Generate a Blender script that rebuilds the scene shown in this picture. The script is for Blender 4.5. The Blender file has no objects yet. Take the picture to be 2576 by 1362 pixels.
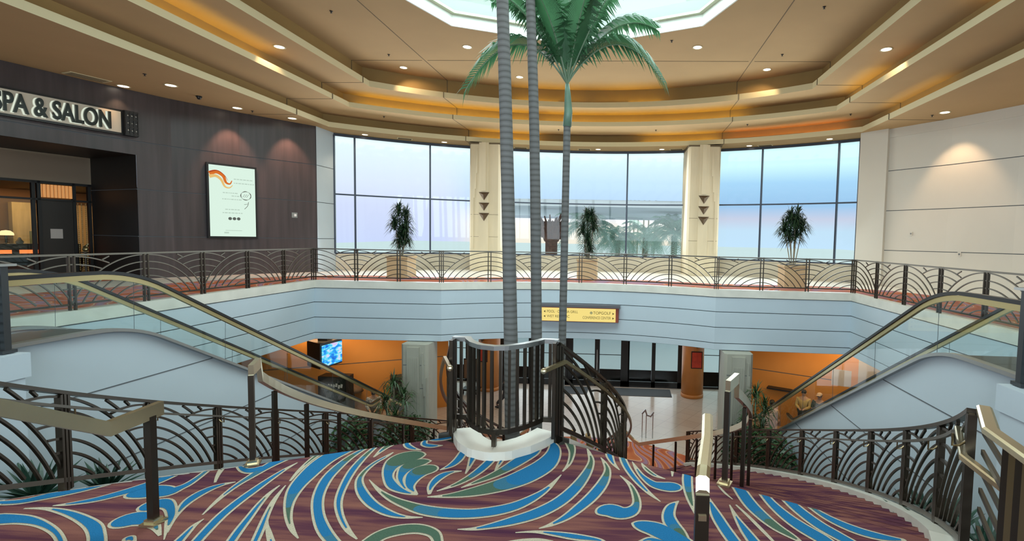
import bpy, bmesh, math, random
from mathutils import Vector, Matrix
random.seed(7)
S = bpy.context.scene
COL = S.collection
sin, cos, pi, sqrt, atan2, radians = math.sin, math.cos, math.pi, math.sqrt, math.atan2, math.radians

# ------------------------------------------------------------------ camera
FPX, YAW, PITCH, ROLL = 1247.4, .046, -.059, .020
CX, CZ, PPX, PPY = 1.56, 1.524, 1516.9, 677.3
cam = bpy.data.cameras.new('camera')
camo = bpy.data.objects.new('camera', cam); COL.objects.link(camo)
cam.sensor_fit = 'HORIZONTAL'; cam.sensor_width = 36.0
cam.lens = 36.0*FPX/2576
cam.shift_x = -(PPX-1288)/2576; cam.shift_y = (PPY-681)/2576
cam.clip_start = .05; cam.clip_end = 500
r0 = Vector((cos(YAW), sin(YAW), 0)); fh = Vector((-sin(YAW), cos(YAW), 0)); zz = Vector((0, 0, 1))
fw = fh*cos(PITCH)+zz*sin(PITCH); u0 = -fh*sin(PITCH)+zz*cos(PITCH)
cr = r0*cos(ROLL)+u0*sin(ROLL); cu = u0*cos(ROLL)-r0*sin(ROLL)
m = Matrix((cr, cu, -fw)).transposed().to_4x4(); m.translation = (CX, 0, CZ)
camo.matrix_world = m
S.camera = camo

# ------------------------------------------------------------------ view, world, daylight
S.view_settings.view_transform = 'Standard'
S.view_settings.look = 'None'
S.view_settings.gamma = 1.0
S.view_settings.use_curve_mapping = False
S.view_settings.exposure = 0.32
cy = S.cycles
cy.use_denoising = True
cy.max_bounces = 7; cy.diffuse_bounces = 4; cy.glossy_bounces = 3; cy.transmission_bounces = 4
cy.transparent_max_bounces = 12
cy.caustics_reflective = False; cy.caustics_refractive = False
cy.sample_clamp_indirect = 4.0

def srgb(r, g, b):
    f = lambda c: c/12.92 if c <= .04045 else ((c+.055)/1.055)**2.4
    return (f(r/255), f(g/255), f(b/255), 1)

W = bpy.data.worlds.new('sky'); S.world = W; W.use_nodes = True
nt = W.node_tree; nt.nodes.clear()
def N(nt, t, **k):
    n = nt.nodes.new(t)
    for a, v in k.items():
        if a == 'ins':
            for i, x in v.items(): n.inputs[i].default_value = x
        else: setattr(n, a, v)
    return n
wo = N(nt, 'ShaderNodeOutputWorld'); bg = N(nt, 'ShaderNodeBackground')
tc = N(nt, 'ShaderNodeTexCoord'); sx = N(nt, 'ShaderNodeSeparateXYZ')
nt.links.new(tc.outputs['Generated'], sx.inputs[0])
def ramp(nt, stops, interp='LINEAR'):
    r = N(nt, 'ShaderNodeValToRGB'); e = r.color_ramp.elements; r.color_ramp.interpolation = interp
    while len(e) > 1: e.remove(e[-1])
    e[0].position = stops[0][0]; e[0].color = stops[0][1]
    for p, c in stops[1:]:
        x = e.new(p); x.color = c
    return r
# elevation (sin) mapped: -0.1 .. 0.3 -> 0..1
mp = N(nt, 'ShaderNodeMapRange', ins={1: -.1, 2: .3, 3: 0., 4: 1.})
nt.links.new(sx.outputs[2], mp.inputs[0])
def el(deg): return (sin(radians(deg))+.1)/.4
SKY_L = ramp(nt, [(0, srgb(200, 196, 186)), (el(-1), srgb(205, 218, 252)), (el(3), srgb(214, 224, 252)), (el(5.5), srgb(226, 238, 255)), (el(9), srgb(234, 252, 255)), (el(15), srgb(236, 255, 255))])
SKY_R = ramp(nt, [(0, srgb(200, 196, 186)), (el(-1), srgb(196, 228, 250)), (el(1.3), srgb(196, 226, 246)), (el(2.6), srgb(200, 208, 228)), (el(4), srgb(158, 200, 236)), (el(6.5), srgb(172, 218, 250)), (el(8.2), srgb(210, 252, 255)), (el(15), srgb(220, 255, 255))])
SKY_C = ramp(nt, [(0, srgb(200, 196, 186)), (el(-2), srgb(240, 232, 210)), (el(1.5), srgb(255, 248, 232)), (el(2.6), srgb(236, 240, 250)), (el(4), srgb(190, 220, 252)), (el(6.5), srgb(205, 236, 255)), (el(9), srgb(228, 254, 255)), (el(15), srgb(232, 255, 252))])
for r in (SKY_L, SKY_R, SKY_C): nt.links.new(mp.outputs[0], r.inputs[0])
mA = N(nt, 'ShaderNodeMapRange', ins={1: -.36, 2: -.26, 3: 0., 4: 1.}); mA.interpolation_type = 'SMOOTHSTEP'
mB = N(nt, 'ShaderNodeMapRange', ins={1: .10, 2: .18, 3: 0., 4: 1.}); mB.interpolation_type = 'SMOOTHSTEP'
nt.links.new(sx.outputs[0], mA.inputs[0]); nt.links.new(sx.outputs[0], mB.inputs[0])
x1 = N(nt, 'ShaderNodeMix', data_type='RGBA'); x2 = N(nt, 'ShaderNodeMix', data_type='RGBA')
nt.links.new(mA.outputs[0], x1.inputs[0]); nt.links.new(SKY_L.outputs[0], x1.inputs[6]); nt.links.new(SKY_C.outputs[0], x1.inputs[7])
nt.links.new(mB.outputs[0], x2.inputs[0]); nt.links.new(x1.outputs[2], x2.inputs[6]); nt.links.new(SKY_R.outputs[0], x2.inputs[7])
# high sky is a pale mint white (bright thin cloud)
hi = N(nt, 'ShaderNodeMapRange', ins={1: .3, 2: .5, 3: 0., 4: 1.}); nt.links.new(sx.outputs[2], hi.inputs[0])
x3 = N(nt, 'ShaderNodeMix', data_type='RGBA', ins={7: srgb(226, 255, 248)})
nt.links.new(hi.outputs[0], x3.inputs[0]); nt.links.new(x2.outputs[2], x3.inputs[6])
nt.links.new(x3.outputs[2], bg.inputs[0]); bg.inputs[1].default_value = .84
nt.links.new(bg.outputs[0], wo.inputs[0])

def area(name, loc, target, sx_, sy_, power, color, spread=pi):
    l = bpy.data.lights.new(name, 'AREA'); l.shape = 'RECTANGLE'; l.size = sx_; l.size_y = sy_
    l.energy = power; l.color = color; l.spread = spread
    o = bpy.data.objects.new(name, l); COL.objects.link(o); o.location = loc
    o.rotation_euler = (Vector(target)-Vector(loc)).to_track_quat('-Z', 'Y').to_euler()
    return o
# daylight entering by the skylight and by the three windows
area('daylight_skylight', (0, 11, 8.15), (0, 11, 0), 8.6, 8.6, 1150, (.84, .97, 1.0))
area('daylight_window', (0, 23.3, 3.2), (0, 10, 1.0), 8.0, 4.4, 300, (.86, .95, 1.0))
area('daylight_window', (-8.2, 20.9, 3.2), (0, 8, 0), 4.6, 4.4, 210, (.86, .93, 1.0))
area('daylight_window', (8.2, 20.9, 3.2), (0, 8, 0), 4.6, 4.4, 210, (.84, .95, 1.0))
area('daylight_doors', (0, 23.6, -3.7), (0, 14, -5.6), 8.0, 3.2, 80, (.80, .92, 1.0))
area('lobby_fill', (0, -5.5, 3.6), (0, 9, -1.5), 16, 4.5, 1150, (.74, .90, 1.0))  # added fill lamp behind the stair head, out of view

# ------------------------------------------------------------------ materials
def mat(name, col, rough=.6, metal=0., spec=.5, noise=None, bump=None, emit=None, coat=0.):
    """principled; noise=(scale, amount, stretch) varies the base colour, bump=(scale, strength)"""
    M = bpy.data.materials.new(name); M.use_nodes = True
    t = M.node_tree; b = t.nodes['Principled BSDF']
    b.inputs['Base Color'].default_value = col; b.inputs['Roughness'].default_value = rough
    b.inputs['Metallic'].default_value = metal; b.inputs['Specular IOR Level'].default_value = spec
    b.inputs['Coat Weight'].default_value = coat
    if noise or bump:
        tcn = N(t, 'ShaderNodeTexCoord'); mpn = N(t, 'ShaderNodeMapping')
        t.links.new(tcn.outputs['Object'], mpn.inputs[0])
        if noise:
            mpn.inputs['Scale'].default_value = noise[2] if len(noise) > 2 else (1, 1, 1)
            nz = N(t, 'ShaderNodeTexNoise', ins={'Scale': noise[0], 'Detail': 4.})
            t.links.new(mpn.outputs[0], nz.inputs['Vector'])
            a = noise[1]
            cr_ = ramp(t, [(.3, tuple(max(0, c*(1-a)) for c in col[:3])+(1,)), (.7, tuple(min(1, c*(1+a)) for c in col[:3])+(1,))])
            t.links.new(nz.outputs[0], cr_.inputs[0]); t.links.new(cr_.outputs[0], b.inputs['Base Color'])
        if bump:
            n2 = N(t, 'ShaderNodeTexNoise', ins={'Scale': bump[0], 'Detail': 3.})
            t.links.new(tcn.outputs['Object'], n2.inputs['Vector'])
            bp = N(t, 'ShaderNodeBump', ins={'Strength': bump[1], 'Distance': .02})
            t.links.new(n2.outputs[0], bp.inputs['Height']); t.links.new(bp.outputs[0], b.inputs['Normal'])
    if emit:
        b.inputs['Emission Color'].default_value = emit[0]; b.inputs['Emission Strength'].default_value = emit[1]
    return M
def glassmat(name, tint=(1, 1, 1, 1), refl=.06, rough=.02):
    M = bpy.data.materials.new(name); M.use_nodes = True; t = M.node_tree; t.nodes.clear()
    o = N(t, 'ShaderNodeOutputMaterial'); tr = N(t, 'ShaderNodeBsdfTransparent', ins={0: tint})
    gl = N(t, 'ShaderNodeBsdfGlossy', ins={'Roughness': rough}); mx = N(t, 'ShaderNodeMixShader')
    lw = N(t, 'ShaderNodeLayerWeight', ins={0: .5}); pw = N(t, 'ShaderNodeMath', operation='POWER', ins={1: 5.})
    mm = N(t, 'ShaderNodeMath', operation='MULTIPLY_ADD', ins={1: .9, 2: refl}); mm.use_clamp = True
    t.links.new(lw.outputs['Facing'], pw.inputs[0]); t.links.new(pw.outputs[0], mm.inputs[0])
    t.links.new(mm.outputs[0], mx.inputs[0]); t.links.new(tr.outputs[0], mx.inputs[1]); t.links.new(gl.outputs[0], mx.inputs[2])
    t.links.new(mx.outputs[0], o.inputs[0])
    return M
def glow(name, col, strength):
    M = bpy.data.materials.new(name); M.use_nodes = True; t = M.node_tree; t.nodes.clear()
    o = N(t, 'ShaderNodeOutputMaterial'); e = N(t, 'ShaderNodeEmission', ins={0: col, 1: strength})
    t.links.new(e.outputs[0], o.inputs[0]); return M

M = {}
M['fascia'] = mat('fascia_paint', (.53, .605, .665, 1), .6, noise=(.8, .03))
M['marble'] = mat('white_marble', (.74, .70, .62, 1), .3, noise=(2.2, .08), spec=.5)
M['joint'] = mat('joint_shadow', (.10, .11, .12, 1), .8)
M['wallcream'] = mat('cream_wall_paint', (.62, .58, .50, 1), .65, noise=(.6, .03))
M['ceil'] = mat('tan_ceiling_plaster', (.50, .335, .165, 1), .9, noise=(.5, .05))
M['coveback'] = mat('cove_back_shaded_gold', (.34, .215, .075, 1), .8, noise=(.7, .08))  # gold-brown upstands, with the shade of the lips put into the colour
M['lip'] = mat('cove_lip_plaster', (.66, .58, .36, 1), .8)
M['groove'] = mat('ceiling_groove', (.16, .12, .07, 1), .9)
M['sky_frame'] = mat('skylight_frame', (.80, .84, .76, 1), .5)
M['darkwood'] = mat('dark_wood_panel', (.052, .040, .042, 1), .36, noise=(1.2, .25, (6, 6, .35)), spec=.6)
M['darkreveal'] = mat('dark_reveal', (.014, .012, .011, 1), .5)
M['stone'] = mat('travertine', (.68, .58, .40, 1), .6, noise=(3, .07, (1, 1, .2)))
M['greystone'] = mat('grey_stone', (.40, .385, .32, 1), .6, noise=(2, .10, (1, 1, .4)))
M['bronze'] = mat('bronze_metal', (.075, .06, .045, 1), .34, metal=.85)
M['lav'] = mat('lavender_wall', (.52,.47,.47,1), .6)
M['notice'] = mat('grey_notice', (.45,.50,.58,1), .6)
M['mat'] = mat('dark_mat', (.05,.055,.06,1), .9)
M['orange_c'] = mat('orange_column', (.50,.19,.045,1), .4, noise=(1.5,.12))
M['redposter'] = mat('red_poster', (.50,.045,.02,1), .5, noise=(5,.2))
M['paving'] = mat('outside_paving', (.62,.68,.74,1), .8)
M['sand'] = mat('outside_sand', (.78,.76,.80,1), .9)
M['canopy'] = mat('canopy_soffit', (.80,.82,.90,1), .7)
M['log'] = mat('tan_log', (.42,.26,.12,1), .8, noise=(6,.25))
M['agave'] = mat('agave_leaf', (.03,.075,.05,1), .45, noise=(4,.3))
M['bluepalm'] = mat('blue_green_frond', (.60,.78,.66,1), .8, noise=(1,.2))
M['brownpalm'] = mat('brown_palm_boots', (.17,.08,.055,1), .8, noise=(5,.3))
M['bronze_s'] = mat('slate_bronze', (.07,.075,.08,1), .4, metal=.7)
M['bronze_l'] = mat('bronze_metal_pale', (.16, .145, .12, 1), .38, metal=.8)  # paler copy of the bronze, for some rails and the side panels
M['brass'] = mat('polished_brass', (.62, .54, .36, 1), .26, metal=.9, bump=(9, .04))
M['gold'] = mat('gold_rail_metal', (.52, .43, .22, 1), .3, metal=.9)
M['rubber'] = mat('black_rubber', (.012, .012, .013, 1), .3)
M['glass'] = glassmat('clear_glass', (.90, .97, .96, 1), .05)
M['winglass'] = glassmat('window_glass', (.97, .99, 1, 1), .03)
M['frame'] = mat('dark_blue_frame', (.05, .06, .085, 1), .35, metal=.4)
M['blackframe'] = mat('black_frame', (.008, .008, .009, 1), .35)
M['steel'] = mat('brushed_steel', (.42, .43, .42, 1), .32, metal=.9)
M['clad'] = mat('escalator_cladding', (.51, .585, .64, 1), .55, noise=(.5, .03))
M['orange'] = mat('orange_wall_paint', (.62, .25, .045, 1), .6, noise=(.8, .06))
M["soil"] = mat('soil', (.03, .022, .016, 1), .95, noise=(12, .4))
def leafmat(name, c, tr, k):
    Mx = mat(name, c, .42, noise=(3, .35)); t = Mx.node_tree; b = t.nodes['Principled BSDF']; o = t.nodes['Material Output']
    tl = N(t, 'ShaderNodeBsdfTranslucent', ins={0: tr}); mx = N(t, 'ShaderNodeMixShader', ins={0: k})
    t.links.new(b.outputs[0], mx.inputs[1]); t.links.new(tl.outputs[0], mx.inputs[2]); t.links.new(mx.outputs[0], o.inputs[0]); return Mx
M['leaf'] = leafmat('palm_leaf', (.045, .13, .06, 1), (.10, .28, .12, 1), .2)
M['leaf2'] = mat('dark_leaf', (.012, .035, .014, 1), .45, noise=(4, .4))
M['leaf3'] = mat('bush_leaf', (.03, .075, .022, 1), .45, noise=(5, .5))
M['white'] = mat('white_paint', (.75, .75, .73, 1), .5)
M['pinkstone'] = mat('pink_terrazzo', (.55, .40, .34, 1), .5, noise=(14, .15))

M['signface'] = mat('sign_face', (.42,.38,.30,1), .5, emit=((.75,.66,.50,1), .10))
M['signletter'] = mat('sign_letters', (.012,.016,.013,1), .3, metal=.4)
M['signhalo'] = glow('sign_letter_halo', (.92,1,.82,1), .6)
M['posterglow'] = glow('poster_glow', (.80,1.0,.86,1), .72)
M['ribbon_o'] = glow('ribbon_orange', (.85,.20,.03,1), .65)
M['ribbon_y'] = glow('ribbon_yellow', (.95,.62,.22,1), .68)
M['ribbon_r'] = glow('ribbon_red', (.50,.07,.02,1), .65)
M['inkgrey'] = mat('dark_ink', (.10,.12,.11,1), .6)
M['inkfaint'] = glow('faint_ink', (.62,.78,.66,1), .65)
M['header'] = mat('beige_header', (.30,.22,.15,1), .7)
M['spawall'] = mat('spa_wall', (.22,.12,.06,1), .7)
M['spapanel'] = mat('spa_panel', (.60,.42,.20,1), .5, noise=(1.4,.3,(3,3,.5)))
M['darkdoor'] = mat('dark_door', (.03,.022,.017,1), .45)
M['slat'] = mat('lit_slats', (.5,.25,.10,1), .5, emit=((1,.42,.12,1), .35))
M['bead'] = mat('amber_beads', (.45,.28,.10,1), .3)
M['paper'] = mat('paper', (.55,.47,.42,1), .8)
M['card'] = mat('yellow_card', (.65,.50,.18,1), .6)
M['redbox'] = mat('red_brown_box', (.30,.06,.03,1), .5)
M['signcap'] = mat('grey_brown_cap', (.12,.11,.12,1), .5)
M['signyellow'] = glow('sign_yellow', (1.0,.80,.26,1), .74)
M['signink'] = mat('sign_ink', (.16,.11,.02,1), .6)
M['signgrey'] = mat('sign_emblem', (.55,.45,.20,1), .6)
M['lampbrown'] = mat('brown_shade', (.16,.09,.05,1), .7)
M['podium'] = mat('podium_brown', (.06,.035,.025,1), .5)
M['bench'] = mat('tan_bench', (.45,.27,.13,1), .6)
M['skin_a'] = mat('skin_light', (.50,.29,.20,1), .5)
M['skin_b'] = mat('skin_dark', (.12,.06,.04,1), .5)
M['hair_d'] = mat('dark_hair', (.012,.009,.008,1), .5)
M['lips'] = mat('lips', (.35,.13,.11,1), .5)
M['maskgrey'] = mat('dark_face_mask', (.05,.05,.07,1), .8)
M['sh_grey'] = mat('grey_pattern_shirt', (.42,.42,.44,1), .8, noise=(18,.6))
M['sh_tan'] = mat('tan_top', (.58,.36,.20,1), .8)
M['sh_yel'] = mat('yellow_tan_shirt', (.55,.38,.14,1), .8)
M['sh_green'] = mat('dark_green_shirt', (.03,.045,.035,1), .8)
M['tr_dark'] = mat('dark_cloth', (.02,.02,.025,1), .8)
M['tr_pink'] = mat('pinkish_cloth', (.50,.30,.26,1), .8)
M['capred'] = mat('dull_red_cap', (.16,.04,.04,1), .8)
M['cappale'] = mat('pale_cap', (.62,.45,.32,1), .8)
def screenmat():
    Mx = bpy.data.materials.new('tv_picture'); Mx.use_nodes = True; t = Mx.node_tree; t.nodes.clear()
    o = N(t, 'ShaderNodeOutputMaterial'); e = N(t, 'ShaderNodeEmission', ins={1: .8}); tcn = N(t, 'ShaderNodeTexCoord'); mp_ = N(t, 'ShaderNodeMapping'); mp_.inputs['Scale'].default_value = (1.2, 1.2, 3.2)
    nz = N(t, 'ShaderNodeTexNoise', ins={'Scale': 2.2, 'Detail': 4.}); r = ramp(t, [(.25, (.02, .10, .55, 1)), (.42, (.03, .30, .95, 1)), (.5, (.10, .75, .95, 1)), (.58, (.65, .80, 1, 1)), (.72, (.75, .55, .95, 1))])
    t.links.new(tcn.outputs['Generated'], mp_.inputs[0]); t.links.new(mp_.outputs[0], nz.inputs['Vector']); t.links.new(nz.outputs[0], r.inputs[0]); t.links.new(r.outputs[0], e.inputs[0]); t.links.new(e.outputs[0], o.inputs[0]); return Mx
M['screen'] = screenmat()

def yarn(name, c):
    return mat(name, c, .95, spec=.1, noise=(140, .22))
M['yarn_cream'] = yarn('yarn_cream', (.52, .47, .36, 1)); M['yarn_blue'] = yarn('yarn_blue', (.018, .165, .37, 1))
M['yarn_green'] = yarn('yarn_green', (.075, .135, .095, 1)); M['yarn_teal'] = yarn('yarn_teal', (.045, .17, .27, 1))

# ------------------------------------------------------------------ mesh builder
class MB:
    def __init__(s): s.v = []; s.f = []; s.mi = []; s.cur = 0
    def mat(s, i): s.cur = i; return s
    def add(s, vs, fs):
        b = len(s.v); s.v += [tuple(p) for p in vs]
        for f in fs: s.f.append(tuple(b+i for i in f)); s.mi.append(s.cur)
        return s
    def quad(s, a, b, c, d): return s.add([a, b, c, d], [(0, 1, 2, 3)])
    def poly(s, pts): return s.add(pts, [tuple(range(len(pts)))])
    def box(s, c, d, rz=0, rx=0, ry=0):
        R = Matrix.Rotation(rz, 3, 'Z') @ Matrix.Rotation(ry, 3, 'Y') @ Matrix.Rotation(rx, 3, 'X')
        C = Vector(c); h = [x/2 for x in d]
        vs = [C+R @ Vector((sx*h[0], sy*h[1], sz*h[2])) for sz in (-1, 1) for sy in (-1, 1) for sx in (-1, 1)]
        return s.add(vs, [(0, 2, 3, 1), (4, 5, 7, 6), (0, 1, 5, 4), (2, 6, 7, 3), (0, 4, 6, 2), (1, 3, 7, 5)])
    def bar(s, a, b, w, h):
        """rectangular bar between two points, w across (horizontal), h vertical-ish"""
        return s.sweep([a, b], w, h)
    def sweep(s, pts, w, h, ref=(0, 0, 1), closed=False, prof=None):
        """rect (or given) profile along a polyline. profile coords (side, ref)"""
        P = [Vector(p) for p in pts]; n = len(P); ref = Vector(ref)
        prof = prof or [(-w/2, -h/2), (w/2, -h/2), (w/2, h/2), (-w/2, h/2)]
        k = len(prof); vs = []
        for i in range(n):
            if closed: t1 = (P[i]-P[i-1]).normalized(); t2 = (P[(i+1) % n]-P[i]).normalized()
            else:
                t1 = (P[i]-P[i-1]).normalized() if i > 0 else (P[1]-P[0]).normalized()
                t2 = (P[i+1]-P[i]).normalized() if i < n-1 else t1
            s1 = t1.cross(ref); s2 = t2.cross(ref)
            if s1.length < 1e-6: s1 = s2
            if s2.length < 1e-6: s2 = s1
            s1 = s1.normalized(); s2 = s2.normalized()
            sd = (s1+s2)
            sd = sd.normalized() if sd.length > 1e-6 else s1
            sc = 1/max(.35, sd.dot(s1)); sd = sd*sc
            t = (t1+t2).normalized() if (t1+t2).length > 1e-6 else t1
            up = sd.normalized().cross(t).normalized()
            if abs(ref.z) > .9: up = ref    # plumb sections for rails
            for a, b in prof: vs.append(P[i]+sd*a+up*b)
        fs = []
        m_ = n if closed else n-1
        for i in range(m_):
            j = (i+1) % n
            for q in range(k):
                r = (q+1) % k; fs.append((i*k+q, i*k+r, j*k+r, j*k+q))
        if not closed: fs += [tuple(range(k-1, -1, -1)), tuple((n-1)*k+q for q in range(k))]
        return s.add(vs, fs)
    def tube(s, pts, r, n=8, cap=True):
        P = [Vector(p) for p in pts]; rs = r if isinstance(r, (list, tuple)) else [r]*len(P); vs = []
        up = Vector((0, 0, 1))
        for i in range(len(P)):
            t = (P[min(i+1, len(P)-1)]-P[max(i-1, 0)]).normalized()
            a = t.cross(Vector((0, 1, .3)) if abs(t.z) > .8 else up).normalized(); b = t.cross(a).normalized()
            for q in range(n):
                th = 2*pi*q/n; vs.append(P[i]+(a*cos(th)+b*sin(th))*rs[i])
        fs = [(i*n+q, i*n+(q+1) % n, (i+1)*n+(q+1) % n, (i+1)*n+q) for i in range(len(P)-1) for q in range(n)]
        if cap: fs += [tuple(range(n-1, -1, -1)), tuple((len(P)-1)*n+q for q in range(n))]
        return s.add(vs, fs)
    def lathe(s, prof, n=24, c=(0, 0, 0), sx=1, sy=1):
        vs = [(c[0]+r*cos(2*pi*q/n)*sx, c[1]+r*sin(2*pi*q/n)*sy, c[2]+z) for r, z in prof for q in range(n)]
        fs = [(i*n+q, i*n+(q+1) % n, (i+1)*n+(q+1) % n, (i+1)*n+q) for i in range(len(prof)-1) for q in range(n)]
        if prof[0][0] > 1e-4: fs.append(tuple(range(n-1, -1, -1)))
        if prof[-1][0] > 1e-4: fs.append(tuple((len(prof)-1)*n+q for q in range(n)))
        return s.add(vs, fs)
    def ball(s, c, r, n=12, m_=8):
        rx, ry, rz = r if isinstance(r, tuple) else (r, r, r)
        pr = [(sin(pi*i/m_), -cos(pi*i/m_)) for i in range(m_+1)]
        vs = [(c[0]+a*cos(2*pi*q/n)*rx, c[1]+a*sin(2*pi*q/n)*ry, c[2]+b*rz) for a, b in pr for q in range(n)]
        fs = [(i*n+q, i*n+(q+1) % n, (i+1)*n+(q+1) % n, (i+1)*n+q) for i in range(m_) for q in range(n)]
        return s.add(vs, fs)
    def prism(s, pts, z0, z1):
        n = len(pts); vs = [(x, y, z0) for x, y in pts]+[(x, y, z1) for x, y in pts]
        return s.add(vs, [tuple(range(n-1, -1, -1)), tuple(range(n, 2*n))]+[(i, (i+1) % n, n+(i+1) % n, n+i) for i in range(n)])
    def wallstrip(s, path, z0, z1):
        for a, b in zip(path[:-1], path[1:]): s.quad((a[0], a[1], z0), (b[0], b[1], z0), (b[0], b[1], z1), (a[0], a[1], z1))
        return s
    def profile(s, path, prof, closed=False):
        """profile [(offset to the right of travel, z)] along a plan polyline, mitred"""
        n = len(path); P = [Vector((p[0], p[1])) for p in path]; k = len(prof); vs = []
        for i in range(n):
            t1 = (P[i]-P[i-1]).normalized() if (i > 0 or closed) else (P[1]-P[0]).normalized()
            t2 = (P[(i+1) % n]-P[i]).normalized() if (i < n-1 or closed) else t1
            n1 = Vector((t1.y, -t1.x)); n2 = Vector((t2.y, -t2.x)); nn = (n1+n2).normalized(); nn = nn/max(.3, nn.dot(n1))
            for o, z in prof: vs.append((P[i].x+nn.x*o, P[i].y+nn.y*o, z))
        fs = [(i*k+q, ((i+1) % n)*k+q, ((i+1) % n)*k+q+1, i*k+q+1) for i in range(n if closed else n-1) for q in range(k-1)]
        return s.add(vs, fs)
    def build(s, name, mats, parent=None, smooth=False, loc=None):
        me = bpy.data.meshes.new(name)
        vs = s.v
        if loc is not None: vs = [(x-loc[0], y-loc[1], z-loc[2]) for x, y, z in vs]
        me.from_pydata(vs, [], s.f); me.update()
        for m_ in (mats if isinstance(mats, (list, tuple)) else [mats]): me.materials.append(m_)
        if any(s.mi): me.polygons.foreach_set('material_index', s.mi)
        if smooth: me.polygons.foreach_set('use_smooth', [True]*len(me.polygons))
        o = bpy.data.objects.new(name, me); COL.objects.link(o)
        if loc is not None: o.location = loc
        if parent:
            o.parent = parent
            if loc is None: o.matrix_parent_inverse = Matrix.Translation(-Vector(parent.location)) if parent.rotation_euler[2] == 0 else parent.matrix_basis.inverted()
        return o

def tag(o, label, cat, group=None, kind=None):
    o['label'] = label; o['category'] = cat
    if group: o['group'] = group
    if kind: o['kind'] = kind
    return o
def thing(name, label, cat, loc=(0, 0, 0), rz=0, group=None):
    o = bpy.data.objects.new(name, None); COL.objects.link(o); o.location = loc; o.rotation_euler = (0, 0, rz)
    o.empty_display_size = .1
    return tag(o, label, cat, group)
def struct(o, label=None):
    o['kind'] = 'structure'
    if label: o['label'] = label; o['category'] = 'structure'
    return o
def part(mb, name, mats, parent, smooth=False):
    """part whose builder used the thing's LOCAL coordinates"""
    me = mb.build(name, mats, None, smooth); me.parent = parent
    return me
def copy_tree(o, parent=None):
    c = o.copy(); COL.objects.link(c)
    if parent: c.parent = parent
    for ch in o.children: copy_tree(ch, c)
    return c
def arc(cx, cy_, r, a0, a1, n): return [(cx+r*cos(a0+(a1-a0)*i/n), cy_+r*sin(a0+(a1-a0)*i/n)) for i in range(n+1)]
def text(name, s, size, mat_, parent, extrude=.01, width=None, align='CENTER', offset=0.):
    """raised lettering as a mesh in the XY plane, stretched to the given width"""
    c = bpy.data.curves.new(name, 'FONT'); c.body = s; c.size = size; c.extrude = extrude; c.align_x = align; c.align_y = 'CENTER'; c.offset = offset
    t = bpy.data.objects.new(name+'_curve', c); COL.objects.link(t); bpy.context.view_layer.update()
    me = bpy.data.meshes.new_from_object(t.evaluated_get(bpy.context.evaluated_depsgraph_get()))
    bpy.data.objects.remove(t); bpy.data.curves.remove(c)
    if width:
        xs = [v.co.x for v in me.vertices]; k = width/max(.01, max(xs)-min(xs))
        for v in me.vertices: v.co.x *= k
    me.name = name; me.materials.clear(); me.materials.append(mat_)
    o = bpy.data.objects.new(name, me); COL.objects.link(o); o.parent = parent
    return o

#==STRUCTURE==
# ------------------------------------------------------------------ plan curves
ZL = -5.6                      # lower lobby floor
ZS = -1.92                     # underside of the balcony
ARC_R = 9.37; ARC_Y = 7.68
HALF = math.asin(4.46/ARC_R)
FRONT = [(ARC_R*sin(-HALF+2*HALF*i/24), ARC_Y+ARC_R*cos(-HALF+2*HALF*i/24)) for i in range(25)]
EDGE = [(-8.66, 4.2), (-8.66, 15.76)]+FRONT+[(8.66, 15.76), (8.66, 4.2)]
LW = [(-15.4, 4.2), (-15.35, 6.8), (-15.2, 9.0), (-14.75, 11.5), (-14.1, 13.8), (-13.35, 15.7), (-12.4, 17.4), (-10.89, 19.49)]
RW = [(-x, y) for x, y in LW]
WR, WY = 18.1, 6.2
def winpt(x): return (x, WY+sqrt(WR*WR-x*x))
WIN = [winpt(-10.89+21.78*i/40) for i in range(41)]
def resample(path, n):
    L = [0]
    for a, b in zip(path[:-1], path[1:]): L.append(L[-1]+math.hypot(b[0]-a[0], b[1]-a[1]))
    out = []; j = 0
    for i in range(n+1):
        s = L[-1]*i/n
        while j < len(L)-2 and L[j+1] < s: j += 1
        t = (s-L[j])/max(1e-9, L[j+1]-L[j]); a, b = path[j], path[j+1]
        out.append((a[0]+(b[0]-a[0])*t, a[1]+(b[1]-a[1])*t))
    return out
INNER = resample([(-8.66, 4.2), (-8.66, 15.76)], 12)+resample([(-8.66, 15.76)]+FRONT+[(8.66, 15.76)], 40)[1:]+resample([(8.66, 15.76), (8.66, 4.2)], 12)[1:]
OUTER = resample(LW, 12)[:-1]+[(-10.89, 19.49)]+[(-10.89, 20.66)]+WIN[1:-1]+[(10.89, 20.66)]+[(10.89, 19.49)]+resample(RW[::-1], 12)[1:]
OUTER = resample(LW, 12)+WIN[1:-1:1]+resample(RW[::-1], 12)
OUTER = OUTER[:13]+resample(WIN, 40)[1:-1]+OUTER[-13:]
def lerp2(a, b, t): return (a[0]+(b[0]-a[0])*t, a[1]+(b[1]-a[1])*t)

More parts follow.
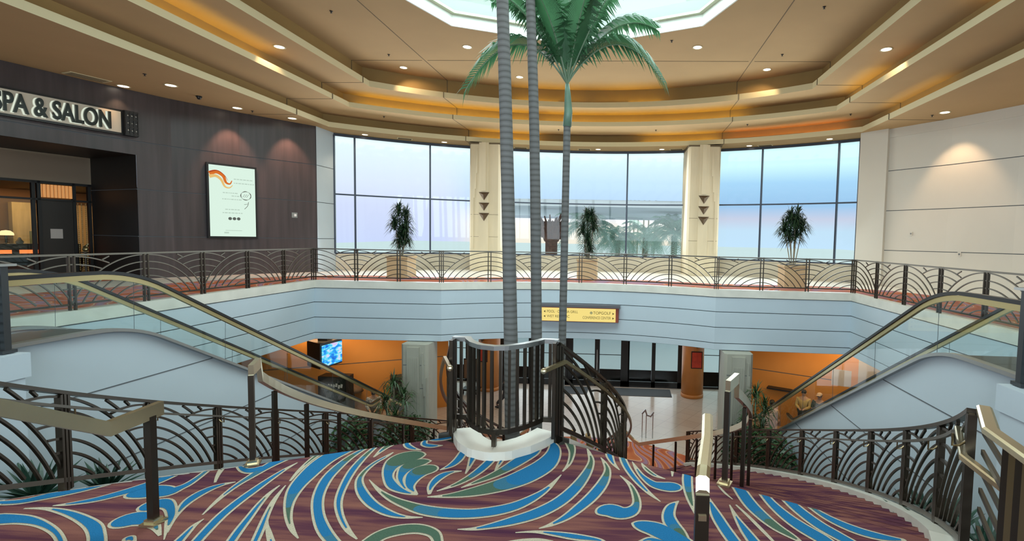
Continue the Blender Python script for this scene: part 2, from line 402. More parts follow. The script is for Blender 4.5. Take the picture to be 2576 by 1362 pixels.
# ------------------------------------------------------------------ floors
mb = MB(); K = [0, .05, .3, 1.0]; KS = [0, .06, .62, 1.0]
for i in range(len(INNER)-1):
    ks = []
    for q in (i, i+1):
        side = min(1, max(0, (abs(INNER[q][0])-4.5)/4.1)); side = 1 if INNER[q][1] < 15.7 else side*.5
        ks.append([K[j]*(1-side)+KS[j]*side for j in range(4)])
    for j, mi in enumerate((0, 1, 2)):
        a = lerp2(INNER[i], OUTER[i], ks[0][j]); b = lerp2(INNER[i], OUTER[i], ks[0][j+1])
        c = lerp2(INNER[i+1], OUTER[i+1], ks[1][j+1]); d = lerp2(INNER[i+1], OUTER[i+1], ks[1][j])
        mb.mat(mi).quad((*a, 0), (*d, 0), (*c, 0), (*b, 0))
def swirl(name, base, base2, sw, sw2, scale=1.0, rings=1.1):
    """patterned carpet: mottled ground with sweeping plume shapes edged in a light yarn"""
    Mx = bpy.data.materials.new(name); Mx.use_nodes = True; t = Mx.node_tree; b = t.nodes['Principled BSDF']
    b.inputs['Roughness'].default_value = .95; b.inputs['Specular IOR Level'].default_value = .1
    tcn = N(t, 'ShaderNodeTexCoord'); mpn = N(t, 'ShaderNodeMapping'); mpn.inputs['Scale'].default_value = (scale,)*3
    t.links.new(tcn.outputs['Object'], mpn.inputs[0])
    nz = N(t, 'ShaderNodeTexNoise', ins={'Scale': .55, 'Detail': 1.0, 'Distortion': .6}); t.links.new(mpn.outputs[0], nz.inputs['Vector'])
    wv = N(t, 'ShaderNodeMath', operation='MULTIPLY', ins={1: 14.*rings}); t.links.new(nz.outputs[0], wv.inputs[0])
    sn = N(t, 'ShaderNodeMath', operation='SINE'); t.links.new(wv.outputs[0], sn.inputs[0])
    wv2 = N(t, 'ShaderNodeMath', operation='MULTIPLY', ins={1: 42.*rings}); t.links.new(nz.outputs[0], wv2.inputs[0])
    sn2 = N(t, 'ShaderNodeMath', operation='SINE'); t.links.new(wv2.outputs[0], sn2.inputs[0])
    r1 = ramp(t, [(0, base), (.5, base2), (.62, (.62, .5, .36, 1)), (.70, sw), (1, sw2)])
    ma = N(t, 'ShaderNodeMapRange', ins={1: -1, 2: 1}); t.links.new(sn2.outputs[0], ma.inputs[0])
    t.links.new(ma.outputs[0], r1.inputs[0]); t.links.new(r1.outputs[0], b.inputs['Base Color'])
    return Mx
M['carpet_o'] = swirl('orange_swirl_carpet', (.40, .10, .045, 1), (.55, .17, .07, 1), (.45, .10, .06, 1), (.32, .20, .28, 1), .7, 2.0)
struct(mb.build('floor_balcony', [M['pinkstone'], M['carpet_o'], M['marble']]))

def tilemat():
    Mx = bpy.data.materials.new('floor_tile'); Mx.use_nodes = True; t = Mx.node_tree; b = t.nodes['Principled BSDF']
    b.inputs['Roughness'].default_value = .16
    tcn = N(t, 'ShaderNodeTexCoord'); mpn = N(t, 'ShaderNodeMapping'); mpn.inputs['Rotation'].default_value = (0, 0, radians(32))
    br = N(t, 'ShaderNodeTexBrick', ins={1: (.54, .46, .40, 1), 2: (.51, .43, .37, 1), 3: (.36, .30, .26, 1), 'Scale': 1.6, 'Mortar Size': .012}); br.offset = 0
    br.inputs['Brick Width'].default_value = 1.0; br.inputs['Row Height'].default_value = 1.0
    t.links.new(tcn.outputs['Object'], mpn.inputs[0]); t.links.new(mpn.outputs[0], br.inputs[0]); t.links.new(br.outputs[0], b.inputs['Base Color'])
    return Mx
M['tile'] = tilemat()
struct(MB().quad((-18, 0, ZL), (18, 0, ZL), (18, 27, ZL), (-18, 27, ZL)).build('floor', M['tile']))
mb = MB(); pts = [(4.9*cos(a)+.15, 13.4+4.05*sin(a)) for a in [2*pi*i/48 for i in range(48)]]
mb.prism(pts, ZL, ZL+.012)
tag(mb.build('lobby_carpet', M['carpet_o']), 'orange swirled round carpet on the tile floor at the stair foot', 'carpet')

# ------------------------------------------------------------------ balcony front and soffit
mb = MB()
bands = [(.02, -.22), (-.24, -.69), (-.71, -1.19), (-1.21, -1.70), (-1.72, ZS)]
mb.mat(1).profile(EDGE, [(-.12, .02), (.085, .02), (.085, -.22), (.05, -.22)])
mb.mat(0)
for a, b in bands[1:]: mb.profile(EDGE, [(.04, a), (.06, a-.005), (.06, b+.005), (.04, b)])
mb.mat(2)
for (a, b), (c, d) in zip(bands[:-1], bands[1:]): mb.profile(EDGE, [(.035, b+.01), (.035, c-.01)])
mb.mat(0).profile(EDGE, [(.06, ZS), (-.14, ZS), (-.14, ZS+.06)])
struct(mb.build('wall_balcony', [M['fascia'], M['marble'], M['joint']]))
mb = MB()
for i in range(len(INNER)-1): mb.quad((*INNER[i], ZS+.05), (*INNER[i+1], ZS+.05), (*OUTER[i+1], ZS+.05), (*OUTER[i], ZS+.05))
for i in range(12, 52):        # inner slab edge seen from below
    pass
M['lowceil'] = mat('lower_ceiling', (.55, .47, .36, 1), .8)
struct(mb.build('ceiling_lower', M['lowceil']))

# ------------------------------------------------------------------ upper ceiling with stepped coves
def tier(x, yk, yt, n=40, y0=-6.0):
    s = yt-yk; r = (x*x+s*s)/(2*s); c = yt-r; h = math.asin(min(1, x/r))
    if r < s: h = pi-h
    a = [(r*sin(-h+2*h*i/n), c+r*cos(-h+2*h*i/n)) for i in range(n+1)]
    return [(-x, y0), (-x, 6.0), (-x, 17.6)]+a+[(x, 17.6), (x, 6.0), (x, y0)]
Z0, Z1T, Z1, Z2T, Z2, Z3T, Z3 = 7.73, 7.16, 6.95, 6.555, 6.373, 6.01, 5.81
IW1, LP1 = tier(8.36, 18.3, 21.0), tier(7.95, 18.05, 20.72)
IW2, LP2 = tier(9.46, 18.95, 21.98), tier(9.07, 18.68, 21.52)
IW3, LP3 = tier(10.76, 19.75, 23.5), tier(10.40, 19.55, 23.1)
OCT_R, OCX, OCY = 5.19, -.05, 11.06
mb = MB()
angs = sorted(set([round(i*3.75, 3) for i in range(96)]+[round(math.degrees(atan2(y-OCY, x-OCX)) % 360, 4) for x, y in IW1]))
octv = [(OCX+OCT_R*cos(radians(90+45*k)), OCY+OCT_R*sin(radians(90+45*k))) for k in range(8)]
def ray_poly(c, a, poly):
    d = (cos(a), sin(a)); best = None
    for p, q in zip(poly, poly[1:]+poly[:1]):
        ex, ey = q[0]-p[0], q[1]-p[1]; den = d[0]*ey-d[1]*ex
        if abs(den) < 1e-9: continue
        t = ((p[0]-c[0])*ey-(p[1]-c[1])*ex)/den; u = ((p[0]-c[0])*d[1]-(p[1]-c[1])*d[0])/den
        if t > 0 and -1e-6 <= u <= 1+1e-6 and (best is None or t > best): best = t
    return (c[0]+d[0]*best, c[1]+d[1]*best)
ring = [(ray_poly((OCX, OCY), radians(a), octv), ray_poly((OCX, OCY), radians(a), IW1)) for a in angs]
for (a, b), (c, d) in zip(ring, ring[1:]+ring[:1]): mb.quad((*a, Z0), (*b, Z0), (*d, Z0), (*c, Z0))
def strip(mb, A, za, B, zb):
    for i in range(len(A)-1): mb.quad((*A[i], za), (*A[i+1], za), (*B[i+1], zb), (*B[i], zb))
for iw, lp, nx, zi, zt, zb in ((IW1, LP1, IW2, Z0, Z1T, Z1), (IW2, LP2, IW3, Z1, Z2T, Z2), (IW3, LP3, None, Z2, Z3T, Z3)):
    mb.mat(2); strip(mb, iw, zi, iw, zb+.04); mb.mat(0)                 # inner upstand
    strip(mb, iw, zb+.04, lp, zb+.04)                        # trough
    mb.mat(1); strip(mb, lp, zt, lp, zb)                     # lip face
    lp2 = [(x*1.006, y+.05 if abs(x) < 9 else y) for x, y in lp]
    strip(mb, lp2, zt, lp2, zb+.04); strip(mb, lp, zt, lp2, zt)
    mb.mat(0)
    if nx: strip(mb, lp, zb, nx, zb)
n3 = len(LP3)
o3 = resample([(-15.5, -6), (-15.4, 4.2)]+LW[1:], 2)+resample(WIN, 40)+resample(RW[::-1]+[(15.5, -6)], 2)
o3 = [(-15.6, -6), (-15.6, 6.0), (-15.6, 17.6)]+resample([(x*1.002, y+.25) for x, y in WIN], 40)+[(15.6, 17.6), (15.6, 6.0), (15.6, -6)]
strip(mb, LP3, Z3, o3, Z3)
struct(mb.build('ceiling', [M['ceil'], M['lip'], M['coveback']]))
# shadow joints cut in the ceiling plaster
mb = MB(); e = .004; w = .022
def onarc(path, x):
    for a, b in zip(path[:-1], path[1:]):
        if a[0] <= x <= b[0] and b[0] > a[0]: return a[1]+(b[1]-a[1])*(x-a[0])/(b[0]-a[0])
def cut(a, b, z): mb.box(((a[0]+b[0])/2, (a[1]+b[1])/2, z-e), (max(abs(a[0]-b[0]), w), max(abs(a[1]-b[1]), w), .006))
def cutv(p, z0, z1, dx, dy): mb.box((p[0]+dx, p[1]+dy, (z0+z1)/2), (w, w, z1-z0))
for sx_ in (-1, 1):
    gx = 5.7*sx_
    cut((gx, -4), (gx, onarc(IW1, gx)), Z0); cutv((gx, onarc(IW1, gx)), Z1T, Z0, 0, -.005)
    cut((gx, onarc(LP1, gx)), (gx, onarc(IW2, gx)), Z1); cutv((gx, onarc(LP1, gx)), Z1, Z1T, 0, -.01); cutv((gx, onarc(IW2, gx)), Z2T, Z1, 0, -.005)
    cut((gx, onarc(LP2, gx)), (gx, onarc(IW3, gx)), Z2); cutv((gx, onarc(LP2, gx)), Z2, Z2T, 0, -.01); cutv((gx, onarc(IW3, gx)), Z3T, Z2, 0, -.005)
    cut((gx, onarc(LP3, gx)), (gx, 22.6), Z3); cutv((gx, onarc(LP3, gx)), Z3, Z3T, 0, -.01)
    yc = 17.6
    cut((5.8*sx_, yc), (8.36*sx_, yc), Z0); cutv((8.36*sx_, yc), Z1T, Z0, -.005*sx_, 0)
    cut((7.95*sx_, yc), (9.46*sx_, yc), Z1); cutv((7.95*sx_, yc), Z1, Z1T, -.01*sx_, 0); cutv((9.46*sx_, yc), Z2T, Z1, -.005*sx_, 0)
    cut((9.07*sx_, yc), (10.76*sx_, yc), Z2); cutv((9.07*sx_, yc), Z2, Z2T, -.01*sx_, 0); cutv((10.76*sx_, yc), Z3T, Z2, -.005*sx_, 0)
    cut((10.40*sx_, yc), (12.2*sx_, yc), Z3); cutv((10.40*sx_, yc), Z3, Z3T, -.01*sx_, 0)
cut((-5.6, 17.6), (5.6, 17.6), Z0)
# slot air diffusers along the upstands
for x0_, x1_ in ((-9.0, -6.2), (-1.5, 1.5), (6.1, 8.8)):
    for a, b in ((x0_, (x0_+x1_)/2-.03), ((x0_+x1_)/2+.03, x1_)):
        pth = [(a+(b-a)*i/6, onarc(IW3, a+(b-a)*i/6)-.01, Z3T+.05) for i in range(7)]
        mb.sweep(pth, .02, .05)
for a, b in ((-1.4, -.04), (.04, 1.5)):
    mb.sweep([(a+(b-a)*i/6, onarc(IW1, a+(b-a)*i/6)-.01, Z1T+.06) for i in range(7)], .02, .04)
struct(mb.build('trim_ceiling_joints', M['groove']))
# skylight
mb = MB()
def octo(r, z): return [(OCX+r*cos(radians(90+45*k)), OCY+r*sin(radians(90+45*k)), z) for k in range(8)]
def octband(a, b):
    for k in range(8): mb.quad(a[k], a[(k+1) % 8], b[(k+1) % 8], b[k])
octband(octo(OCT_R, Z0), octo(OCT_R, Z0-.03)); octband(octo(OCT_R, Z0-.03), octo(OCT_R-.05, Z0-.03)); octband(octo(OCT_R-.05, Z0-.03), octo(OCT_R-.05, Z0+.29))
mb.mat(1); octband(octo(OCT_R-.05, Z0+.29), octo(OCT_R-.2, Z0+.29)); octband(octo(OCT_R-.2, Z0+.29), octo(OCT_R-.2, Z0+.36))
M['ledge'] = mat('skylight_ledge', (.50, .50, .36, 1), .6)
sk = struct(mb.build('window_skylight', [M['sky_frame'], M['ledge']]))
M['acrylic'] = glassmat('skylight_pane', (.93, 1, .98, 1), .02)
MB().poly(octo(OCT_R-.18, Z0+.35)).build('pane', M['acrylic'], sk)

# ------------------------------------------------------------------ cove lamps (behind the lips)
def cove(name, path, x0_, x1_, z, col, st, group, label, yside=None):
    pts = []
    if yside is None:
        for i in range(17):
            x = x0_+(x1_-x0_)*i/16; pts.append((x, onarc(path, x)+.22, z))
    else: pts = [(yside+.16*(1 if yside > 0 else -1), x0_, z), (yside+.16*(1 if yside > 0 else -1), x1_, z)]
    o = MB().sweep(pts, .05, .03).build(name, glow(name+'_glow', col, st))
    return tag(o, label, 'light', group)
AMB = (1.0, .74, .10, 1); ORA = (1.0, .42, .09, 1)
cv = 'strip lamps in the ceiling coves'
cove('cove_lamp', LP1, -3.2, -.3, Z1+.10, AMB, 9.5, cv, 'amber strip lamp behind the highest cove lip, left of centre over the palms')
cove('cove_lamp', LP1, .2, 2.9, Z1+.10, AMB, 9.5, cv, 'amber strip lamp behind the highest cove lip, right of the palm crown')
cove('cove_lamp', LP2, -8.9, -2.5, Z2+.09, AMB, 9.5, cv, 'amber strip lamp behind the middle cove lip over the left window')
cove('cove_lamp', LP2, -2.2, 6.2, Z2+.09, AMB, 8.5, cv, 'amber strip lamp behind the middle cove lip over the middle window')
cove('cove_lamp', LP3, -5.4, -2.6, Z3+.09, AMB, 8.5, cv, 'amber strip lamp behind the lowest cove lip beside the left column')
cove('cove_lamp', LP3, 2.2, 5.5, Z3+.09, AMB, 8.5, cv, 'amber strip lamp behind the lowest cove lip beside the right column')
cove('cove_lamp', LP3, 5.9, 10.0, Z3+.09, ORA, 7.3, cv, 'orange strip lamp behind the lowest cove lip over the right window')
cove('cove_lamp', LP2, 9.2, 14.6, Z2+.09, AMB, 7.3, cv, 'amber strip lamp in the straight middle cove on the left side', -9.07)
cove('cove_lamp', LP2, 9.0, 11.3, Z2+.09, AMB, 7.3, cv, 'amber strip lamp in the straight middle cove on the right side, near end', 9.07)
cove('cove_lamp', LP2, 15.8, 18.3, Z2+.09, AMB, 7.3, cv, 'amber strip lamp in the straight middle cove on the right side, far end', 9.07)
cove('cove_lamp', LP3, 14.8, 18.2, Z3+.09, AMB, 4.2, cv, 'amber strip lamp in the straight lowest cove on the right side', 10.40)

# ------------------------------------------------------------------ side walls
def up(v, z): return (v[0], v[1], z)
dn = [(a, b) for a, b in ((0, 1.33), (1.35, 2.80), (2.82, 4.27), (4.29, Z3))]
mb = MB()
def wallbands(mb, path, bands, inw, mi=0, mj=1):
    """panels standing proud of dark joints; inw = +1 when the room is to the right of travel"""
    for a, b in bands: mb.mat(mi).profile(path, [(0, a), (.02*inw, a+.004), (.02*inw, b-.004), (0, b)])
    mb.mat(mj).profile(path, [(.004*inw, bands[0][0]), (.004*inw, bands[-1][1])])
def onLW(y):
    for a, b in zip(LW[:-1], LW[1:]):
        if a[1] <= y <= b[1]: return (a[0]+(b[0]-a[0])*(y-a[1])/(b[1]-a[1]), y)
OPN = onLW(14.85); OPF = onLW(8.2)
right_of_open = [OPN]+[p for p in LW if p[1] > 14.85]
over = [p for p in LW if p[1] < 8.2]+[OPF]+[p for p in LW if 8.2 < p[1] < 14.85]+[OPN]
wallbands(mb, right_of_open, dn, 1)
wallbands(mb, over, [(3.86, 4.27), (4.29, Z3)], 1)
wallbands(mb, [p for p in LW if p[1] < 8.2]+[OPF], dn[:3], 1)
# upper plain band slightly proud, and the recessed entrance
nrm = Vector((.945, -.327)).normalized(); tn = Vector((.327, .945))
dep = 2.6
def inset(p, d): return (p[0]-nrm.x*d, p[1]-nrm.y*d)
A, B = OPN, inset(OPN, dep); C_, D_ = OPF, inset(OPF, dep)
mb.mat(2)
mb.quad(up(A, 0), up(B, 0), up(B, 3.9), up(A, 3.9)); mb.quad(up(C_, 0), up(D_, 0), up(D_, 3.9), up(C_, 3.9))
mb.quad(up(A, 3.86), up(B, 3.86), up(D_, 3.86), up(C_, 3.86))
for z in (1.34, 2.81): mb.mat(1).box(((A[0]+B[0])/2, (A[1]+B[1])/2-.01, z), (dep, .02, .02), rz=atan2(nrm.y, nrm.x))
struct(mb.build('wall_left', [M['darkwood'], M['joint'], M['darkreveal']]))
mb = MB()
wallbands(mb, RW, dn, -1)
mb.mat(0).prism([(10.45, 19.74), (11.08, 18.95), (11.3, 19.12), (10.89, 19.9)], 0, Z3)
mb.mat(0).profile(RW, [(-.05, Z3), (-.05, Z3-.32), (-.02, Z3-.32)])
struct(mb.build('wall_right', [M['wallcream'], M['joint']]))
mb = MB()
for sx_ in (-1, 1):
    pth = [(-10.89, 19.45), (-10.89, 20.75)] if sx_ < 0 else [(10.89, 20.75), (10.89, 19.45)]
    wallbands(mb, pth, dn, 1)
struct(mb.build('trim_window_returns', [M['fascia'], M['joint']]))

# ------------------------------------------------------------------ window wall, columns
def winseg(name, x0_, x1_, mull, label):
    n = 10; xs = [x0_+(x1_-x0_)*i/n for i in range(n+1)]; P = [winpt(x) for x in xs]
    root = MB()
    root.profile([(x, y+.05) for x, y in P], [(.05, 0), (.05, .66), (.12, .66), (.12, .70), (-.1, .70)])
    r = struct(root.build(name, M['stone_w']), None)
    f = MB()
    for z, h in ((.73, .06), (3.24, .06), (5.74, .10)): f.sweep([(x, y, z) for x, y in P], .10, h)
    for x in [x0_]+mull+[x1_]:
        p = winpt(x); f.box((p[0], p[1], 3.23), (.07, .14, 5.0), rz=-atan2(x, p[1]-WY))
    f.build('window_frame', M['frame'], r)
    ed = [x0_]+mull+[x1_]
    for a, b in zip(ed[:-1], ed[1:]):
        for z0_, z1_ in ((.75, 3.22), (3.26, 5.70)):
            g = MB(); q = [winpt(a+(b-a)*i/4) for i in range(5)]
            g.wallstrip([(x, y+.01) for x, y in q], z0_, z1_); g.build('pane', M['winglass'], r)
    return r
M['stone_w'] = mat('cream_sill_stone', (.62, .55, .43, 1), .5, noise=(2, .05))
winseg('window_1', -10.89, -5.5, [-10.24, -7.54], '')
winseg('window_2', -4.3, 4.3, [-1.54, 1.54], '')
winseg('window_3', 5.5, 10.89, [7.54, 10.24], '')
def column(name, x, y0_):
    mb = MB(); sx_ = 1 if x > 0 else -1
    mb.prism([(x-.70, y0_+.12), (x-.62, y0_), (x+.62, y0_), (x+.70, y0_+.12), (x+.74, 24.1), (x-.74, 24.1)], 0, Z3-.05)
    mb.prism([(x-.24, y0_-.05), (x+.20, y0_-.05), (x+.20, y0_), (x-.24, y0_)], 0, Z3-.05)
    mb.prism([(x-.12, y0_-.09), (x+.08, y0_-.09), (x+.08, y0_-.05), (x-.12, y0_-.05)], 3.6, Z3-.05)
    mb.mat(1).prism([(x-.72, y0_-.01), (x+.72, y0_-.01), (x+.75, 24), (x-.75, 24)], Z3-.12, Z3-.05)
    for z in (1.55, 2.55): mb.mat(1).prism([(x-.63, y0_-.004), (x+.63, y0_-.004), (x+.63, y0_), (x-.63, y0_)], z, z+.012)
    for dx, z0_, z1_ in ((.34, 4.4, 5.5), (.40, 3.7, 4.7), (.46, 3.3, 4.0), (.52, 1.0, 3.6)):
        mb.mat(0).prism([(x+dx*sx_-.03, y0_-.03), (x+dx*sx_+.03, y0_-.03), (x+dx*sx_+.03, y0_), (x+dx*sx_-.03, y0_)], z0_, z1_)
    r = struct(mb.build(name, [M['stone'], M['groove']]))
    for z in (3.37, 2.90, 2.44):
        t = MB(); pts = [(x-.24, z+.18), (x+.24, z+.18), (x, z-.18)]
        vs = [(px, y0_-.07, pz) for px, pz in pts]+[(x-.01, y0_-.17, z+.06)]+[(px, y0_-.055, pz) for px, pz in pts]
        t.add(vs, [(0, 1, 3), (1, 2, 3), (2, 0, 3), (0, 4, 5, 1), (1, 5, 6, 2), (2, 6, 4, 0)])
        tag(t.build('triangle_ornament', M['ornament']), '%s dark metal triangle on the %s window column' % ({3.37: 'topmost', 2.90: 'middle', 2.44: 'lowest'}[z], 'left' if x < 0 else 'right'), 'ornament', 'triangle ornaments on the columns')
    return r
M['ornament'] = mat('dark_bronze_ornament', (.11, .075, .045, 1), .4, metal=.6)
column('column_left', -4.87, 22.2); column('column_right', 4.93, 22.2)
# ------------------------------------------------------------------ fan-pattern railings
def fan_lines(L, H, step=.15, d=.62, r0_=.75, nr=6):
    """concentric arcs about the two bay ends, overlapping like scales; returns polylines (s, h)"""
    k = L/1.4; out = []; R1 = [(r0_+step*i)*1.0 for i in range(nr)]; Rm = R1[-1]
    sx_ = L/1.365
    def run(fn, ok, R):
        cur = []
        for i in range(41):
            s, h = fn(R, i/40)
            if s is not None and -1e-6 <= s <= L+1e-6 and h >= 0 and h <= H and ok(s, h): cur.append((s, h))
            else:
                if len(cur) > 1: out.append(cur)
                cur = []
        if len(cur) > 1: out.append(cur)
    def E(R, t): x = t*1.365; q = R*R-x*x; return (x*sx_, sqrt(q)-d) if q >= d*d*0 else (None, 0)
    def O(R, t): x = t*1.365; q = R*R-x*x; return (L-x*sx_, sqrt(q)-d) if q >= 0 else (None, 0)
    inE = lambda s, h: (s/sx_)**2+(h+d)**2 < Rm*Rm+1e-4
    inO = lambda s, h: ((L-s)/sx_)**2+(h+d)**2 < Rm*Rm+1e-4
    for R in R1: run(E, lambda s, h: True, R)
    for R in R1: run(O, lambda s, h: not inE(s, h), R)
    for q in (1, 2, 3): run(E, lambda s, h: not inO(s, h), Rm+step*q)
    return out
def fan_panel(fn, L, H, h0, rad, rev=False, hscale=1.0):
    """fn(s) -> point on the rail path at arc length s of this bay (height 0)"""
    mb = MB(); p0, p1 = Vector(fn(0)), Vector(fn(L)); nrm_ = Vector((p1.y-p0.y, -(p1.x-p0.x), 0)).normalized()
    for ln in fan_lines(L, (H-h0)/hscale):
        pts = []
        for s, h in ln:
            p = Vector(fn(L-s if rev else s)); pts.append((p.x, p.y, p.z+h0+h*hscale))
        if len(pts) > 13: pts = pts[::2]+([pts[-1]] if len(pts) % 2 == 0 else [])
        mb.sweep(pts, rad*2, rad*2, ref=nrm_)
    return mb
# balcony railing: one continuous thing
RH = 1.07
rail = thing('balcony_railing', 'long dark bronze fan-pattern railing around the upper balcony edge', 'railing', (0, 16.8, 0))
Lp = [(-8.66, 15.76-1.42*i) for i in range(9)][::-1]
Fp = [(-8.66, 15.76), (-7.26, 15.82), (-5.86, 15.87), (-4.46, 15.92)]
Cp = [(ARC_R*sin(-HALF+2*HALF*i/6), ARC_Y+ARC_R*cos(-HALF+2*HALF*i/6)) for i in range(7)]
POSTS = Lp[:-1]+Fp+Cp[1:]+[(-x, y) for x, y in Fp[::-1]][1:]+[(-x, y) for x, y in Lp[::-1]][1:]
i0 = len(Lp)-1
rp = [(*p, 0) for p in POSTS]
fine = [(-8.66, Lp[0][1]), (-8.66, 15.76)]+FRONT+[(8.66, 15.76), (8.66, Lp[0][1])]
MB().sweep([(x, y, RH-.02) for x, y in fine], .055, .035).build('top_rail', M['bronze_l'], rail)
MB().sweep([(x, y, .13) for x, y in fine], .03, .035).build('bottom_rail', M['bronze'], rail)
for i, p in enumerate(POSTS):
    mb = MB(); q = POSTS[min(i+1, len(POSTS)-1)]; o_ = POSTS[max(i-1, 0)]; a = atan2(q[1]-o_[1], q[0]-o_[0])
    big = i in (i0, i0+3, i0+9, i0+12); t_ = Vector((cos(a), sin(a)))
    for s_ in ((-.045, .045) if not big else (-.06, 0, .06)):
        mb.box((p[0]+t_.x*s_, p[1]+t_.y*s_, (RH+.02)/2), (.028, .05, RH-.02), rz=a)
    mb.build('post', M['bronze'], rail)
for i in range(len(POSTS)-1):
    a, b = POSTS[i], POSTS[i+1]; L = math.hypot(b[0]-a[0], b[1]-a[1])
    fn = lambda s, a=a, b=b, L=L: (a[0]+(b[0]-a[0])*s/L, a[1]+(b[1]-a[1])*s/L, 0)
    even = (i-i0) % 2 == 0
    fan_panel(fn, L, RH-.05, .14, .011, rev=not even).build('fan_panel', M['bronze'] if a[1] > 15.7 else M['bronze_l'], rail)

# ------------------------------------------------------------------ grand stair
TH0, KS_, ZLAND = radians(-27), 4.495, -.9
XS, SA, SY, RO, RM, RI = .152, 6.236, 9.289, 11.619, 9.733, 7.711
def SP(side, r, th, h=0.): return (XS+side*(-SA+r*cos(th)), SY+r*sin(th), ZLAND-KS_*(th-TH0)+h)
NST = 31; DTH = (ZLAND-ZL)/KS_/NST; TH1 = TH0+DTH*NST
M['carpet'] = None
def carpetmat():
    Mx = bpy.data.materials.new('mauve_carpet'); Mx.use_nodes = True; t = Mx.node_tree; b = t.nodes['Principled BSDF']
    b.inputs['Roughness'].default_value = .95; b.inputs['Specular IOR Level'].default_value = .1
    tcn = N(t, 'ShaderNodeTexCoord'); mpn = N(t, 'ShaderNodeMapping'); mpn.inputs['Scale'].default_value = (.55, 6.5, 1)
    t.links.new(tcn.outputs['Object'], mpn.inputs[0])
    nz = N(t, 'ShaderNodeTexNoise', ins={'Scale': 1.5, 'Detail': 3., 'Roughness': .6}); t.links.new(mpn.outputs[0], nz.inputs['Vector'])
    r = ramp(t, [(.30, (.085, .026, .062, 1)), (.44, (.14, .048, .070, 1)), (.55, (.24, .095, .085, 1)), (.72, (.31, .13, .10, 1))])
    t.links.new(nz.outputs[0], r.inputs[0])
    n2 = N(t, 'ShaderNodeTexNoise', ins={'Scale': 160., 'Detail': 1.}); t.links.new(tcn.outputs['Object'], n2.inputs['Vector'])
    mx = N(t, 'ShaderNodeMix', data_type='RGBA', blend_type='MULTIPLY', ins={0: .35})
    t.links.new(r.outputs[0], mx.inputs[6]); t.links.new(n2.outputs[0], mx.inputs[7]); t.links.new(mx.outputs[2], b.inputs['Base Color'])
    return Mx
M['carpet'] = carpetmat()
stair = bpy.data.objects.new('staircase', None); COL.objects.link(stair); struct(stair)
# landing outline
def uc(t):      # inner edge of the well at landing level (curb outer line), t -1..1
    pts = [(-.483, 5.79), (-.42, 5.62), (-.30, 5.42), (-.12, 5.25), (.12, 5.17), (.34, 5.22), (.55, 5.40), (.69, 5.60), (.787, 5.79)]
    return pts
UC = uc(0)
def land_pts():
    r = SP(1, RO-.28, TH0)[:2]; l = SP(-1, RO-.28, TH0)[:2]
    back_r = [SP(1, RO-.28, TH0+radians(-a))[:2] for a in (1, 2, 3)]
    back_l = [SP(-1, RO-.28, TH0+radians(-a))[:2] for a in (1, 2, 3)]
    return [SP(1, RI+.2, TH0)[:2]], r, l, back_r, back_l
LANDING = [SP(-1, RI+.15, TH0)[:2]]+UC[1:-1]+[SP(1, RI+.15, TH0)[:2], SP(1, RO-.15, TH0)[:2]]+[SP(1, RO-.15, TH0-radians(a))[:2] for a in (1, 2, 3, 3.6)]+[SP(-1, RO-.05, TH0-radians(a))[:2] for a in (3.6, 3, 2, 1)]+[SP(-1, RO-.05, TH0)[:2]]
mb = MB(); mb.prism(LANDING[::-1], ZLAND-.3, ZLAND)
mb.build('landing', M['carpet'], stair)
for side in (1, -1):
    mb = MB(); ROE = RO-.15 if side > 0 else RO-.05
    for i in range(NST):
        a0, a1 = TH0+DTH*i, TH0+DTH*(i+1); z = ZLAND-(i+1)*(ZLAND-ZL)/NST
        if i == NST-1: z += .015
        q = [SP(side, r, a)[:2] for r, a in ((RI+.15, a0), (ROE, a0), (ROE, a1), (RI+.15, a1))]
        v = [(*p, z) for p in q]+[(*p, max(z-.4, ZL)) for p in q]+[(*q[0], z+.155), (*q[1], z+.155)]
        mb.add(v, [(0, 1, 2, 3), (3, 2, 6, 7), (8, 9, 1, 0), (4, 5, 6, 7)])
    mb.build('flight', M['carpet'], stair)
    # marble stringers both edges
    for ra, rb in ((RO-.17, RO+.14) if side > 0 else (RO-.07, RO+.10), (RI-.16, RI+.17)):
        mb = MB(); n = 48; vs = []
        t_a = TH0-radians(3.6) if ra > 9 else TH0
        for i in range(n+1):
            th = t_a+(TH1-t_a)*i/n; zt = (.07 if side > 0 or ra < 9 else .0)+(0 if th > TH0 else KS_*(th-TH0)*.6)
            for r, h in ((ra, -.5), (ra, zt), (rb, zt), (rb, -.5)): vs.append(SP(side, r, th, h))
        mb.add(vs, [(i*4+q, i*4+q+1, i*4+q+5, i*4+q+4) for i in range(n) for q in range(3)])
        mb.build('stringer', M['marble'], stair)
        # skirt wall below the stringer
        mb = MB(); r = ra+.04 if ra > 9 else rb-.04
        for i in range(n):
            th, tk = TH0+(TH1-TH0)*i/n, TH0+(TH1-TH0)*(i+1)/n
            a, b = SP(side, r, th), SP(side, r, tk); mb.quad((a[0], a[1], ZL), (b[0], b[1], ZL), (b[0], b[1], b[2]-.3), (a[0], a[1], a[2]-.3))
        mb.build('skirt_wall', M['fascia'], stair)
# upper flight (between the camera and the landing)
mb = MB()
for i in range(6):
    y0_ = 3.28-.38*i; mb.box((.2, y0_-.19, ZLAND+.15*(i+1)-.15), (6.9-.25*i, .38, .3))
mb.box((.2, -.9, -.15), (9.0, 3.8, .3))
mb.build('upper_flight', M['carpet'], stair)
